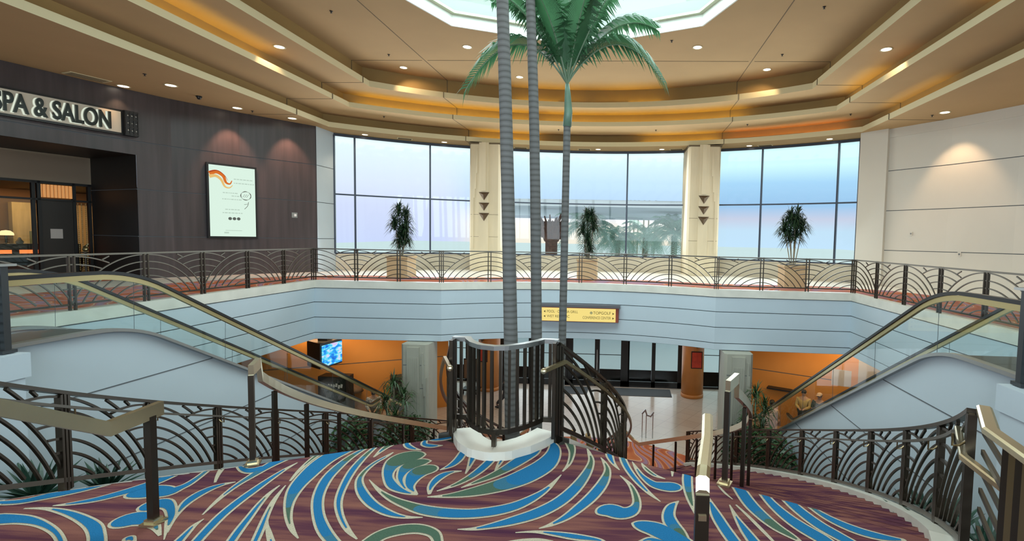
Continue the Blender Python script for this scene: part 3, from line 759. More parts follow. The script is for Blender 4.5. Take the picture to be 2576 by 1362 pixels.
# curb around the head of the well
def off(path, d):
    out = []
    for i, p in enumerate(path):
        a = path[max(i-1, 0)]; b = path[min(i+1, len(path)-1)]; L = math.hypot(b[0]-a[0], b[1]-a[1])
        out.append((p[0]-(b[1]-a[1])/L*d, p[1]+(b[0]-a[0])/L*d))
    return out
UCf = resample(UC, 24)
UCi = off(UCf, .30)
mb = MB()
for (a, b), (c, d) in zip(zip(UCf[:-1], UCf[1:]), zip(UCi[:-1], UCi[1:])):
    mb.quad((*a, ZLAND+.10), (*b, ZLAND+.10), (*d, ZLAND+.10), (*c, ZLAND+.10)); mb.quad((*a, ZLAND), (*b, ZLAND), (*b, ZLAND+.10), (*a, ZLAND+.10)); mb.quad((*c, ZLAND-.5), (*d, ZLAND-.5), (*d, ZLAND+.10), (*c, ZLAND+.10))
mb.build('well_curb', M['marble'], stair)

def cluster_post(p, a, z0, z1, w=.15, name='post', parent=None, brass=True):
    mb = MB(); t_ = Vector((cos(a), sin(a)))
    for s_ in (-w*.36, 0, w*.36): mb.box((p[0]+t_.x*s_, p[1]+t_.y*s_, (z0+z1)/2), (w*.24, .055, z1-z0), rz=a)
    o = mb.build(name, M['bronze'], parent)
    if brass:
        mb = MB()
        for s_ in (-w*.18, w*.18): mb.box((p[0]+t_.x*s_, p[1]+t_.y*s_, (z0+z1)/2), (w*.10, .035, z1-z0), rz=a)
        mb.build('inlay', M['brass_d'], o)
    return o
M['brass_d'] = mat('aged_brass', (.30, .23, .12, 1), .3, metal=.9)
def hook(mb, p, q):
    """little curved bracket from post p to handrail q"""
    p, q = Vector(p), Vector(q); m_ = Vector((q.x, q.y, p.z-.05))
    mb.tube([p, (p+m_)/2+Vector((0, 0, -.015)), m_, q], .009, 6)
HB, HT = .116, 1.085
STEP = radians(7.3)
for side in (1, -1):
    lab = 'right' if side > 0 else 'left'
    g = thing('stair_railing', 'curved bronze fan-pattern railing along the outer edge of the %s stair flight' % lab, 'railing', SP(side, RO, 0), 0, 'outer railings of the curved stair')
    ths = [radians(-29.6)+STEP*i for i in range(9)]+[TH1]
    fineT = [ths[0]+(TH1-ths[0])*i/60 for i in range(61)]
    MB().sweep([SP(side, RO, t, HT-.02) for t in fineT], .06, .04).build('top_rail', M['bronze'], g)
    MB().sweep([SP(side, RO, t, HB) for t in fineT], .05, .05).build('bottom_rail', M['bronze_l'], g)
    MB().sweep([SP(side, RO-.10, t, HT-.19) for t in fineT], .022, .03).build('handrail', M['bronze_l'], g)
    for t in ths:
        p = SP(side, RO, t); q = SP(side, RO, t+.01); a = atan2(q[1]-p[1], q[0]-p[0])
        po = cluster_post(p, a, p[2]+.0, p[2]+HT-.03, .15, 'post', g)
        mb = MB(); hook(mb, SP(side, RO-.02, t, HT-.24), SP(side, RO-.10, t, HT-.20)); mb.build('bracket', M['brass_d'], g)
    for t, u in zip(ths[:-1], ths[1:]):
        L = (u-t)*RO; fn = lambda s, t=t, L=L, u=u: SP(side, RO, t+(u-t)*s/L)
        fan_panel(fn, L, HT-.04, HB+.02, .0125).build('fan_panel', M['bronze'], g)
    # inner railing beside the palm well
    g = thing('well_railing', 'curved bronze fan-pattern railing beside the palm well on the %s stair flight' % lab, 'railing', SP(side, RI, 0), 0, 'railings beside the palm well')
    hi_ = 1.2; ths = [TH0+radians(10.0)*i for i in range(6)]+[TH1]
    fineT = [TH0+(TH1-TH0)*i/50 for i in range(51)]
    MB().sweep([SP(side, RI, t, hi_-.02) for t in fineT], .06, .04).build('top_rail', M['bronze'], g)
    MB().sweep([SP(side, RI, t, HB+.06) for t in fineT], .05, .06).build('bottom_rail', M['bronze'], g)
    hr = [SP(side, RI+.10, TH0, .98)]; e0 = Vector(hr[0]); q = Vector(SP(side, RI+.10, TH0-.04, .98)); d_ = (e0-q); d_.z = 0; d_.normalize()
    lead = e0-d_*.42; lead.z = e0.z-.02
    MB().sweep([lead]+[SP(side, RI+.10, t, .98) for t in fineT], .035, .045).build('handrail', M['brass_d'], g)
    mb = MB(); mb.ball(lead, .035, 8, 6); mb.build('handrail_end', M['brass'], g)
    for t in ths:
        p = SP(side, RI, t); q = SP(side, RI, t+.01); a = atan2(q[1]-p[1], q[0]-p[0])
        cluster_post(p, a, p[2]-.02, p[2]+hi_-.03, .15, 'post', g, False)
    for t, u in zip(ths[:-1], ths[1:]):
        L = (u-t)*RI; fn = lambda s, t=t, L=L, u=u: SP(side, RI, t+(u-t)*s/L)
        fan_panel(fn, L, hi_-.04, HB+.10, .0125, hscale=1.05).build('fan_panel', M['bronze'], g)
    # flat brass handrail down the middle of the flight
    g = thing('stair_handrail', 'flat brass centre handrail on bronze posts descending the %s stair flight' % lab, 'handrail', SP(side, RM, TH0), 0, 'centre handrails of the curved stair')
    hm = 1.0; s0 = SP(side, RM, TH0); tt = Vector(SP(side, RM, TH0+.01))-Vector(s0); tt.z = 0; tt.normalize()
    lv = [Vector(s0)+tt*.02+Vector((0, 0, hm)), Vector(s0)+tt*.36+Vector((0, 0, hm))]
    ft = [TH0+.042+(TH1-TH0-.042)*i/40 for i in range(41)]
    path = lv+[SP(side, RM, t, hm+.02) for t in ft]
    en = Vector(SP(side, RM, TH1)); q = Vector(SP(side, RM, TH1-.01)); d_ = en-q; d_.z = 0; d_.normalize()
    path += [en+d_*.3+Vector((0, 0, hm+.02)), en+d_*.75+Vector((0, 0, hm+.12))]
    MB().sweep(path, .05, .11).build('rail', M['brass'], g)
    mb = MB(); mb.box((lv[0].x, lv[0].y, ZLAND+(hm-.05)/2), (.05, .05, hm-.05), rz=atan2(tt.y, tt.x)); mb.build('post', M['bronze'], g)
    mb = MB(); mb.box((lv[0].x, lv[0].y, ZLAND+.012), (.13, .13, .022), rz=atan2(tt.y, tt.x)); mb.box((lv[0].x, lv[0].y, ZLAND+.035), (.085, .085, .03), rz=atan2(tt.y, tt.x)); mb.build('base_plate', M['brass'], [c for c in g.children if c.name.startswith('post')][0])
    for i in range(1, 9):
        t = TH0+.042+(TH1-TH0-.05)*(i-.55)/8; p = SP(side, RM, t)
        MB().box((p[0], p[1], p[2]+(hm-.03)/2-.1), (.045, .045, hm-.03+.15), rz=t).build('post', M['bronze'], g)
    e_ = en+d_*.7; MB().box((e_.x, e_.y, ZL+hm/2+.03), (.045, .045, hm+.05)).build('post', M['bronze'], g)
# U-shaped guard at the head of the well
g = thing('well_guard', 'U-shaped bronze guard of upright bars around the palm well at the landing', 'railing', (.15, 5.4, ZLAND+.1))
UG = off(UCf, .17); zt, zb = .33, -.64
UG[0] = SP(-1, RI, TH0)[:2]; UG[-1] = SP(1, RI, TH0)[:2]
MB().sweep([(x, y, zt-.02) for x, y in UG], .075, .05).build('top_rail', M['brass_p'] if 'brass_p' in M else M['steel'], g)
MB().sweep([(x, y, zb) for x, y in UG], .04, .06).build('bottom_rail', M['bronze'], g)
UB = resample(UG, 17)
for i, p in enumerate(UB[1:-1]):
    MB().box((*p, (zt+zb)/2-.02), (.032, .032, zt-zb-.06), rz=i*.2).build('bar', M['bronze'], g)
for p in (UG[0], UG[-1], UG[12]):
    MB().box((*p, (zb+ZLAND+.1)/2), (.05, .05, zb-ZLAND-.1+.02)).build('foot', M['bronze'], g)
for p, k in ((UG[0], -1), (UG[-1], 1)):
    mb = MB()
    for s_ in (-.07, -.02, .03): mb.box((p[0]-k*.03, p[1]+s_*1.2-.07, (zt+ZLAND+.08)/2), (.04, .04, zt-ZLAND-.1))
    mb.build('corner_post', M['bronze'], g)

# handrails of the upper flight
g = thing('stair_handrail', 'flat brass handrail with a kinked end at the lower left, ending on a bronze post', 'handrail', (-2.3, 3.85, ZLAND))
X = -2.3
MB().sweep([(X-.10, 1.2, 1.35), (X-.04, 2.4, .68), (X, 3.47, .03), (X, 3.90, .045)], .05, .115).build('rail', M['brass'], g)
MB().box((X, 3.80, ZLAND+.46), (.055, .055, .9)).build('post', M['bronze_br'] if 'bronze_br' in M else M['bronze'], g)
mb = MB(); mb.box((X, 3.80, ZLAND+.012), (.13, .13, .022)); mb.box((X, 3.80, ZLAND+.035), (.085, .085, .03)); mb.build('base_plate', M['brass'], g)
g = thing('stair_handrail', 'flat brass handrail seen end on, bent down into a post before the right flight', 'handrail', (2.13, 3.2, ZLAND))
MB().sweep([(2.27, 4.10, .065), (2.19, 3.62, .065), (2.09, 3.14, .065), (2.072, 3.06, .03), (2.07, 3.03, -.05)], .085, .05, prof=[(-.042, -.03), (.042, -.03), (.042, .012), (.022, .028), (-.022, .028), (-.042, .012)]).build('rail', M['brass'], g)
mb = MB(); mb.box((2.07, 3.04, ZLAND+.42), (.085, .05, .86)); mb.build('post', M['bronze'], g)
mb = MB(); mb.box((2.07, 3.01, -.19), (.05, .012, .035)); mb.build('screw_cover', M['brass'], g)
mb = MB(); mb.box((2.26, 4.02, ZLAND+.47), (.04, .04, .92)); mb.build('post', M['bronze'], g)

# brass-capped guard of the upper flight, right hand side
g = thing('stair_railing', 'brass capped bronze slatted railing at the lower right corner of the stair', 'railing', (3.9, 3.2, ZLAND))
P0, P1, P2 = Vector((4.08, 3.52, .40)), Vector((3.80, 3.06, .41)), Vector((3.60, 2.2, .43))
mp_ = [(-.045, -.02), (.045, -.02), (.045, .012), (.03, .022), (-.03, .022), (-.045, .012)]
MB().sweep([P0, P1, P2], .09, .04, prof=mp_).build('cap_rail', M['brass'], g)
MB().sweep([(4.27, 4.05, .06), (3.93, 3.47, .07), (3.80, 2.5, .08)], .05, .04, prof=[(a*.6, b) for a, b in mp_]).build('handrail', M['brass'], g)
dd = (P2-P1).normalized(); pl = (P1-P0).normalized()
for k, t in enumerate((.26, .34, .42, .50)):
    p = P1+(P2-P1)*t; MB().box((p.x, p.y, (p.z-.03-.75)/2), (.05, .05, p.z-.03+.75)).build('bar', M['brass_d'] if k % 2 else M['bronze'], g)
mb = MB(); a0 = P0+pl*.10; b0 = P1+(P2-P1)*.24
for k in range(8):
    z = .26-.135*k; mb.bar((a0.x, a0.y, z), (b0.x, b0.y, z), .02, .035)
mb.build('slats', M['bronze_l'], g)
mb = MB(); hook(mb, (b0.x, b0.y, .0), (3.86, 2.95, .05)); mb.build('bracket', M['brass'], g)

# ------------------------------------------------------------------ escalators
def esc_path(h, y_end, dy=0.):
    """(y, z) at height h above the pitch of the truss: flat top, knee, 30.5 degree slope, knee, flat bottom"""
    A_ = radians(29.3)
    pts = [(2.0, h), (5.4, h), (6.6, h)]
    for i in range(1, 9):
        a = A_*i/8; pts.append((6.75+dy+2.2*sin(a), h-2.2*(1-cos(a))))
    y, z = pts[-1]; zb = ZL+h+.28; L = (z-zb)/math.tan(A_); pts.append((y+L, zb))
    y, z = pts[-1]
    for i in range(1, 9):
        a = A_*i/8; pts.append((y+.6*(sin(A_)-sin(A_-a))*1.0, z-.6*(cos(A_-a)-cos(A_))))
    pts.append((pts[-1][0]+.45, pts[-1][1])); return pts
def escalator(side):
    lab = 'left' if side < 0 else 'right'
    g = thing('escalator', 'glass sided escalator with black handrails on the %s of the stair' % lab, 'escalator', (side*6.75, 6, 0), 0, 'pair of escalators beside the stair')
    hp, dp = esc_path(.90, 0), esc_path(.05, 0, -.05)
    for X, nm in ((6.1, 'near'), (7.4, 'far')):
        x = side*X
        MB().sweep([(x, y, z) for y, z in hp], .085, .05).build('handrail', M['rubber'], g)
        MB().sweep([(x, y, z-.065) for y, z in hp], .05, .075).build('handrail_guide', M['gold'], g)
        MB().sweep([(x, y, z) for y, z in dp], .12, .05).build('deck_trim', M['steel'], g)
        mb = MB(); hq = resample(hp, 60); dq = resample(dp, 60)
        for i in range(60): mb.quad((x, dq[i][0], dq[i][1]), (x, dq[i+1][0], dq[i+1][1]), (x, hq[i+1][0], hq[i+1][1]-.09), (x, hq[i][0], hq[i][1]-.09))
        mb.build('glass_panel', M['glass'], g)
        mb = MB()
        for i in (12, 19, 26, 33, 40, 47): mb.bar((x, dq[i][0], dq[i][1]), (x, hq[i][0], hq[i][1]-.09), .008, .008)
        mb.build('glass_joint', M['joint'], g)
    # cladding of the truss
    for X in (6.12, 7.38):
        x = side*X; mb = MB(); dq = dp
        for (a, b), (c, d) in zip(dq[:-1], dq[1:]): mb.quad((x, a, ZL), (x, c, ZL), (x, c, d-.02), (x, a, b-.02))
        if X < 7:
            mb.mat(1)
            xj = x-side*.004
            zj = -.83
            for zj in (-.83, -2.0, -3.2, -4.4):
                ye = [y for (y, z) in dq if z > zj]
                a = max(ye); k = [i for i, (y, z) in enumerate(dq) if z > zj][-1]
                y2 = dq[k][0]+(dq[k+1][0]-dq[k][0])*(dq[k][1]-zj)/(dq[k][1]-dq[k+1][1])
                mb.box((xj, (2+y2)/2, zj), (.006, y2-2, .014))
        mb.build('cladding', [M['clad'], M['joint']], g)
    mb = MB(); st = resample(dp[:-1], 60)
    for i in range(60):
        (a, b), (c, d) = st[i], st[i+1]; b -= .06; d -= .06
        mb.quad((side*6.2, a, b), (side*7.3, a, b), (side*7.3, c, b), (side*6.2, c, b)); mb.quad((side*6.2, c, b), (side*7.3, c, b), (side*7.3, c, d), (side*6.2, c, d))
    mb.build('steps', M['step'], g)
    return g
M['step'] = mat('grooved_step_metal', (.16, .17, .17, 1), .45, metal=.7)
escalator(-1); escalator(1)
# piers of the upper floor beside the escalators, each with the end post of its guard
for side in (-1, 1):
    lab = 'left' if side < 0 else 'right'
    mb = MB(); x0_, x1_ = 5.78*side, 6.09*side
    mb.box(((x0_+x1_)/2, 3.7, -.16), (abs(x1_-x0_), 4.06, .30))
    mb.box(((x0_+x1_)/2, 3.68, -.9), (abs(x1_-x0_)-.04, 4.0, 1.2))
    mb.box((side*10.4, -2.2, -.2), (6.0, 8, .36))
    struct(mb.build('floor_edge_%s' % lab, M['fascia']))
    g = thing('guard_post', 'dark end post with flat cap on the %s upper floor edge beside the escalator' % lab, 'post', (side*6.0, 5.62, 0), 0, 'guard end posts beside the escalators')
    mb = MB()
    for dx, dy in ((-.05, 0), (.05, 0)): mb.box((side*6.0+dx, 5.62+dy, .53), (.055, .07, 1.06))
    mb.build('post', M['bronze_s'], g)
    MB().box((side*6.0, 5.62, 1.075), (.22, .2, .03)).build('cap', M['steel'], g)
    MB().box((side*6.0, 5.62, .02), (.20, .15, .04)).build('foot', M['bronze_s'], g)
    mb = MB()
    for k in range(8): mb.box((side*6.0, 4.6, .14+.115*k), (.025, 2.0, .03))
    mb.build('rail_bars', M['bronze_s'], g)
# ------------------------------------------------------------------ lower lobby walls and doors
mb = MB()
OL = [(-13.6, 15.95), (-7.3, 19.3), (-5.95, 20.02)]
for z0_, z1_ in ((ZL, -3.46), (-3.43, ZS+.05)): mb.mat(0).wallstrip(OL, z0_, z1_)
mb.mat(1).wallstrip([(x, y+.02) for x, y in OL], -3.47, -3.42)
mb.mat(0).wallstrip([(-5.95, 20.02), (-5.75, 20.12), (-6.1, 20.6)], ZL, ZS+.05)
struct(mb.build('wall_lobby_left', [M['orange'], M['joint']]))
mb = MB(); OR = [(-x, y) for x, y in OL]
a, b = OR[0], OR[1]
def lr(t): return (b[0]+(a[0]-b[0])*t, b[1]+(a[1]-b[1])*t)
for z0_, z1_ in ((ZL, -3.46), (-3.43, ZS+.05)): mb.mat(0).wallstrip([OR[2], b, lr(.30)], z0_, z1_)
mb.wallstrip([lr(.30), a], ZL, -3.62); mb.wallstrip([lr(.30), lr(.39)], -3.02, ZS+.05); mb.wallstrip([lr(.39), lr(.42)], -3.62, ZS+.05)
mb.mat(2).wallstrip([lr(.30), lr(.39)], -3.62, -3.02); mb.wallstrip([lr(.42), a], -3.62, ZS+.05)
mb.mat(1).wallstrip([(x, y+.02) for x, y in (OR[2], b, lr(.30))], -3.47, -3.42)
mb.mat(0).wallstrip([(5.95, 20.02), (5.75, 20.12), (6.1, 20.6)], ZL, ZS+.05)
struct(mb.build('wall_lobby_right', [M['orange'], M['joint'], M['lav']]))
mb = MB()
mb.wallstrip([(-18, 0.2), (18, .2)], ZL, -.36); mb.wallstrip([(-14.5, .2), (-14.5, 17)], ZL, ZS+.05); mb.wallstrip([(14.5, .2), (14.5, 17)], ZL, ZS+.05)
struct(mb.build('wall_lobby_back', M['fascia']))
# doors between the two lobby columns, windows either side
def glazing(name, x0_, x1_, ed, y, z0_, z1_, fw_, kind, thick=.10, rails=None, bottom=.28):
    r = MB(); 
    r.box(((x0_+x1_)/2, y, z1_-.04), (x1_-x0_, thick, .10)); r.box(((x0_+x1_)/2, y, z0_+bottom/2), (x1_-x0_, thick, bottom))
    ob = struct(r.build(name, M['blackframe']))
    for x, w in ed: MB().box((x, y, (z0_+z1_)/2), (w, thick, z1_-z0_-.02)).build('stile', M['blackframe'], ob)
    if rails:
        for z in rails: MB().box(((x0_+x1_)/2, y, z), (x1_-x0_, .03, .03)).build('push_rail', M['blackframe'], ob)
    for (a, wa), (b, wb) in zip(ed[:-1], ed[1:]):
        MB().quad((a+wa/2, y, z0_+bottom), (b-wb/2, y, z0_+bottom), (b-wb/2, y, z1_-.08), (a+wa/2, y, z1_-.08)).build('pane', M['winglass'], ob)
    return ob
d1 = glazing('door_1', -1.15, 1.72, [(-1.05, .28), (.27, .24), (1.63, .42)], 23.8, ZL, ZS, .2, 'door', rails=[-4.05])
d2 = glazing('door_2', 1.72, 4.36, [(1.80, .05), (3.0, .18), (4.27, .20)], 23.8, ZL, ZS, .2, 'door')
d3 = glazing('door_3', -4.5, -1.15, [(-4.4, .2), (-3.0, .18), (-2.75, .12), (-1.25, .15)], 23.8, ZL, ZS, .2, 'door', rails=[-4.05])
for dd_, pts in ((d1, [(-.62, -2.35, .5, .42), (.72, -2.45, .55, .6)]), (d2, [(2.15, -2.4, .45, .5)])):
    for x, z, w, h in pts: MB().box((x, 23.77, z), (w, .01, h)).build('notice', M['notice'], dd_)
mb = MB(); mb.box((.27, 23.72, -4.3), (.04, .08, 1.0)); mb.build('pull_handle', M['steel'], d1)
glazing('window_4', -10.5, -4.9, [(-10.4, .1), (-7.5, .08), (-6.2, .08), (-4.95, .08)], 23.9, ZL, ZS, .1, 'win', bottom=.1, rails=[-3.95])
glazing('window_5', 4.9, 10.5, [(4.95, .08), (6.2, .08), (7.5, .08), (10.4, .1)], 23.9, ZL, ZS, .1, 'win', bottom=.1, rails=[-3.95])
for x, w, lb in ((2.35, 2.9, 'long dark entrance mat before the doors right of the palms'), (-.9, 1.6, 'shorter dark entrance mat before the doors behind the palms')):
    tag(MB().box((x, 22.95, ZL+.008), (w, 1.15, .014)).build('entrance_mat', M['mat']), lb, 'mat', 'entrance mats')
for sx_ in (-1, 1):
    lab = 'left' if sx_ < 0 else 'right'; x = 4.74*sx_
    mb = MB(); n = 28
    mb.lathe([(.50, ZL), (.50, ZS+.05)], 32, (x, 22.72, 0)); mb.lathe([(.515, ZL), (.515, ZL+.16), (.50, ZL+.165)], 32, (x, 22.72, 0))
    struct(mb.build('column_lobby_%s' % lab, M['orange_c'], None, True))
    px = x-.10*sx_*(-1 if sx_ > 0 else -2)
    g = thing('poster_frame', 'red poster in thin dark frame on the %s orange lobby column' % lab, 'poster', (px, 22.18, -3.8), 0, 'red posters on the lobby columns')
    MB().box((px, 22.20, -3.8), (.50, .03, .78)).build('frame', M['blackframe'], g)
    MB().box((px, 22.18, -3.8), (.43, .012, .70)).build('poster', M['redposter'], g)
    t = MB(); z = -3.12; pts = [(px-.2, z+.15), (px+.2, z+.15), (px, z-.15)]
    t.add([(a, 22.18, b) for a, b in pts]+[(px, 22.09, z+.05)]+[(a, 22.20, b) for a, b in pts], [(0, 1, 3), (1, 2, 3), (2, 0, 3), (0, 4, 5, 1), (1, 5, 6, 2), (2, 6, 4, 0)])
    tag(t.build('triangle_ornament', M['ornament']), 'dark metal triangle above the red poster on the %s orange lobby column' % lab, 'ornament', 'triangle ornaments on the columns')
    # grey stone piers below the balcony edge
    x = 5.13*sx_; mb = MB(); y = 15.35
    mb.prism([(x-.44, y+.08), (x-.36, y), (x+.36, y), (x+.44, y+.08), (x+.44, y+.8), (x-.44, y+.8)], ZL, ZS-.02)
    mb.prism([(x-.22, y-.06), (x+.18, y-.06), (x+.18, y), (x-.22, y)], ZL, ZS-.10)
    for k in range(6): mb.box((x-.17+.06*k, y-.065, -3.3), (.03, .02, 1.9))
    for dx, z0_, z1_ in ((.28, -3.2, -2.2), (.33, -3.6, -2.6), (.38, -5.0, -3.0)): mb.box((x+dx, y-.015, (z0_+z1_)/2), (.05, .04, z1_-z0_))
    mb.mat(1)
    for z in (-2.6, -3.35): mb.box((x-.30, y+.02, z), (.14, .06, .014)); mb.box((x+.27, y+.02, z), (.16, .06, .014))
    struct(mb.build('column_pier_%s' % lab, [M['greystone'], M['joint']]))

# ------------------------------------------------------------------ outside
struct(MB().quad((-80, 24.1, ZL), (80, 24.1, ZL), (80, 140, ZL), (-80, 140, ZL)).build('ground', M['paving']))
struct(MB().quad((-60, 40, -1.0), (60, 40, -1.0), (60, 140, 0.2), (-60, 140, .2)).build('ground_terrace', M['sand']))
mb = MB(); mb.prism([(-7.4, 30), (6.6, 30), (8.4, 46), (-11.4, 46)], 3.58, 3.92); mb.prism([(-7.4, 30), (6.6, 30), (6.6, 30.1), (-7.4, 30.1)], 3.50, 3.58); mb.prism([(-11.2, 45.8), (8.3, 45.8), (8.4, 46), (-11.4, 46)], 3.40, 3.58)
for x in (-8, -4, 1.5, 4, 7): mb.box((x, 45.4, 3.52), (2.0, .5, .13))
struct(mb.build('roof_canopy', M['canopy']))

# ------------------------------------------------------------------ plants
def frond_mesh(mb, base, az, R, a, b, leaf=.55, n=34, width=.05, rr=.016, droop=.5, mi=(0, 1), seed=0):
    rnd = random.Random(seed); B = Vector(base); dh = Vector((cos(az), sin(az), 0))
    def P(t): return B+dh*(R*t)+Vector((0, 0, a*t-b*t*t))
    pts = [P(i/16) for i in range(17)]
    mb.mat(mi[1]).tube(pts, [rr*(1-.8*i/16) for i in range(17)], 5, False)
    mb.mat(mi[0])
    for i in range(n):
        t = .12+.88*(i+.5)/n; p = P(t); tg = (P(min(1, t+.02))-P(t-.02)).normalized(); sd = tg.cross(Vector((0, 0, 1)))
        sd = sd.normalized() if sd.length > .05 else Vector((-sin(az), cos(az), 0)); up_ = sd.cross(tg).normalized()
        l = leaf*(.45+.55*sin(pi*min(1, t*1.02)**.8))*rnd.uniform(.85, 1.1)
        for s_ in (-1, 1):
            d = (sd*s_*.72+tg*.62+up_*.22).normalized()
            q1 = p+d*l*.5; q2 = p+d*l+Vector((0, 0, -droop*l*rnd.uniform(.5, 1.2)))
            w = tg*width*.5
            mb.add([p-w*.5, p+w*.5, q1+w, q1-w, q2], [(0, 1, 2, 3), (3, 2, 4)])
def trunkmat():
    Mx = bpy.data.materials.new('palm_trunk'); Mx.use_nodes = True; t = Mx.node_tree; b = t.nodes['Principled BSDF']; b.inputs['Roughness'].default_value = .8
    tcn = N(t, 'ShaderNodeTexCoord'); wv = N(t, 'ShaderNodeTexWave', ins={'Scale': 3.2, 'Distortion': 1.6, 'Detail': 3., 'Detail Scale': .8}); wv.bands_direction = 'Z'
    t.links.new(tcn.outputs['Object'], wv.inputs[0])
    r = ramp(t, [(0, (.10, .10, .095, 1)), (.10, (.145, .145, .14, 1)), (.6, (.165, .168, .165, 1)), (1, (.19, .195, .19, 1))])
    t.links.new(wv.outputs[0], r.inputs[0]); t.links.new(r.outputs[0], b.inputs['Base Color'])
    return Mx
M['trunk'] = trunkmat()
M['shaft'] = mat('crown_shaft', (.16, .27, .20, 1), .4, noise=(3, .2))
M['rachis'] = mat('frond_rib', (.16, .24, .15, 1), .5)
def king_palm(label, pts, r0_, r1_, shaft, fronds, leaf, seed):
    g = thing('king_palm', label, 'palm tree', pts[0], 0, 'three tall palms in the stair well')
    P = resample3(pts, 60); n = len(P)
    rs = [(r0_*1.25 if i == 0 else r0_+(r1_-r0_)*i/n)for i in range(n)]
    MB().tube(P, rs, 16).build('trunk', M['trunk'], g, True)
    top = Vector(P[-1])
    sh = [top, top+Vector((.02, 0, shaft*.35)), top+Vector((.0, 0, shaft*.8)), top+Vector((-.01, 0, shaft))]
    MB().tube(sh, [r1_*1.25, r1_*1.2, r1_*.85, r1_*.55], 12).build('crown_shaft', M['shaft'], g, True)
    for k, (az, R, a, b) in enumerate(fronds):
        mb = MB(); frond_mesh(mb, sh[-1], radians(az), R, a, b, leaf*1.15, 50, .055, .02, .6, (0, 1), seed*31+k)
        mb.build('frond', [M['leaf'], M['rachis']], g)
def resample3(pts, n):
    out = []
    for i in range(n+1):
        u = (len(pts)-1)*i/n; k = min(int(u), len(pts)-2); t = u-k; p = [Vector(pts[max(0, min(len(pts)-1, k+d))]) for d in (-1, 0, 1, 2)]
        out.append(tuple(.5*((2*p[1])+(p[2]-p[0])*t+(2*p[0]-5*p[1]+4*p[2]-p[3])*t*t+(3*p[1]-p[0]-3*p[2]+p[3])*t**3)))
    return out
ZW = ZL+.25
king_palm('tall grey palm trunk leftmost and thickest of the three in the stair well', [(-.22, 8.2, ZW), (-.31, 8.2, -1.8), (-.35, 8.2, -.2), (-.44, 8.2, 2.8), (-.54, 8.2, 5.4), (-.60, 8.2, 6.5)], .135, .088, .8,
          [(150, 1.5, 1.0, 1.2), (180, 1.35, .7, 1.6), (215, 1.6, 1.1, 1.3), (60, 1.2, 1.2, .9), (300, 1.4, 1.0, 1.0)], .5, 1)
king_palm('tall grey palm trunk between the thick left palm and the leafy right palm', [(.0, 8.9, ZW), (-.02, 8.9, -1.8), (-.06, 8.9, .8), (-.13, 8.9, 3.6), (-.22, 8.9, 5.7), (-.26, 8.9, 6.6)], .112, .075, .8,
          [(20, 1.6, 1.0, 1.1), (100, 1.3, 1.2, .9), (190, 1.2, .9, 1.3), (330, 1.5, 1.1, 1.2)], .5, 2)
king_palm('slender palm with green crown of drooping fronds below the skylight', [(.30, 9.8, ZW), (.30, 9.8, -1.75), (.32, 9.8, -.5), (.34, 9.8, 2.3), (.35, 9.8, 3.72)], .085, .068, .82,
          [(180, 2.0, 3.1, 3.2), (-4, 1.85, 2.9, 2.9), (168, 1.6, 3.2, 1.5), (12, 1.75, 3.2, 2.0), (120, .8, 2.6, .6), (60, .9, 2.7, .6), (-60, 1.1, 2.6, 1.0), (-120, 1.1, 2.6, 1.2), (90, .25, 2.2, .2), (200, 1.5, 2.8, 1.2), (-25, 1.3, 2.9, 1.0), (150, 1.1, 3.0, .8), (30, 1.2, 3.0, .9)], .55, 3)
# soil and a leaning log at the bottom of the well
mb = MB(); wl = []
for i in range(25): wl.append(SP(1, RI-.18, TH0+(TH1-TH0)*i/24)[:2])
for i in range(25): wl.append(SP(-1, RI-.18, TH1+(TH0-TH1)*i/24)[:2])
mb.prism(wl, ZL, ZW); 
tag(mb.build('planting_bed', M['soil'], None), 'dark soil bed at the bottom of the palm well', 'planting bed')
for p, q, lb in (((.55, 11.3, ZW), (.42, 11.2, -2.9), 'tan leaning log behind the well railing, left one'), ((1.0, 11.4, ZW), (.78, 11.0, -2.9), 'tan leaning log behind the well railing, right one')):
    mb = MB(); mb.tube(resample3([p, ((p[0]+q[0])/2+.05, p[1], (p[2]+q[2])/2), q], 12), [.10, .10, .09, .1, .09, .085, .09, .08, .085, .08, .075, .07, .06], 9)
    tag(mb.build('log', M['log'], None, True), lb, 'log')

def blades(mb, c, n, L, w, rnd, el0=.1, el1=1.4, droop=.35):
    for i in range(n):
        az = rnd.uniform(0, 2*pi); e = rnd.uniform(el0, el1); l = L*rnd.uniform(.7, 1.1)
        d = Vector((cos(az)*cos(e), sin(az)*cos(e), sin(e))); s_ = Vector((-sin(az), cos(az), 0))*w*.5
        p = Vector(c); q = p+d*l*.55; r_ = p+d*l+Vector((0, 0, -droop*l*cos(e)))
        mb.add([p-s_*.5, p+s_*.5, q+s_, q-s_, r_], [(0, 1, 2, 3), (3, 2, 4)])
def dracaena(mb, base, heads, L, rnd, n=70, cane=.016):
    for hx, hy, hz in heads:
        t = Vector((base[0]+hx, base[1]+hy, base[2]+hz)); b0_ = Vector((base[0]+hx*.25, base[1]+hy*.25, base[2]))
        mb.mat(1).tube([b0_, (b0_+t)/2+Vector((hx*.05, hy*.05, 0)), t], cane, 6)
        mb.mat(0)
        for k in range(4): blades(mb, t-Vector((0, 0, .10*k)), n//4, L, .034, rnd, -.3, 1.35, .5)
M['pot'] = mat('tan_planter', (.56, .40, .22, 1), .55, noise=(2, .06))
M['cane'] = mat('cane', (.30, .25, .17, 1), .7)
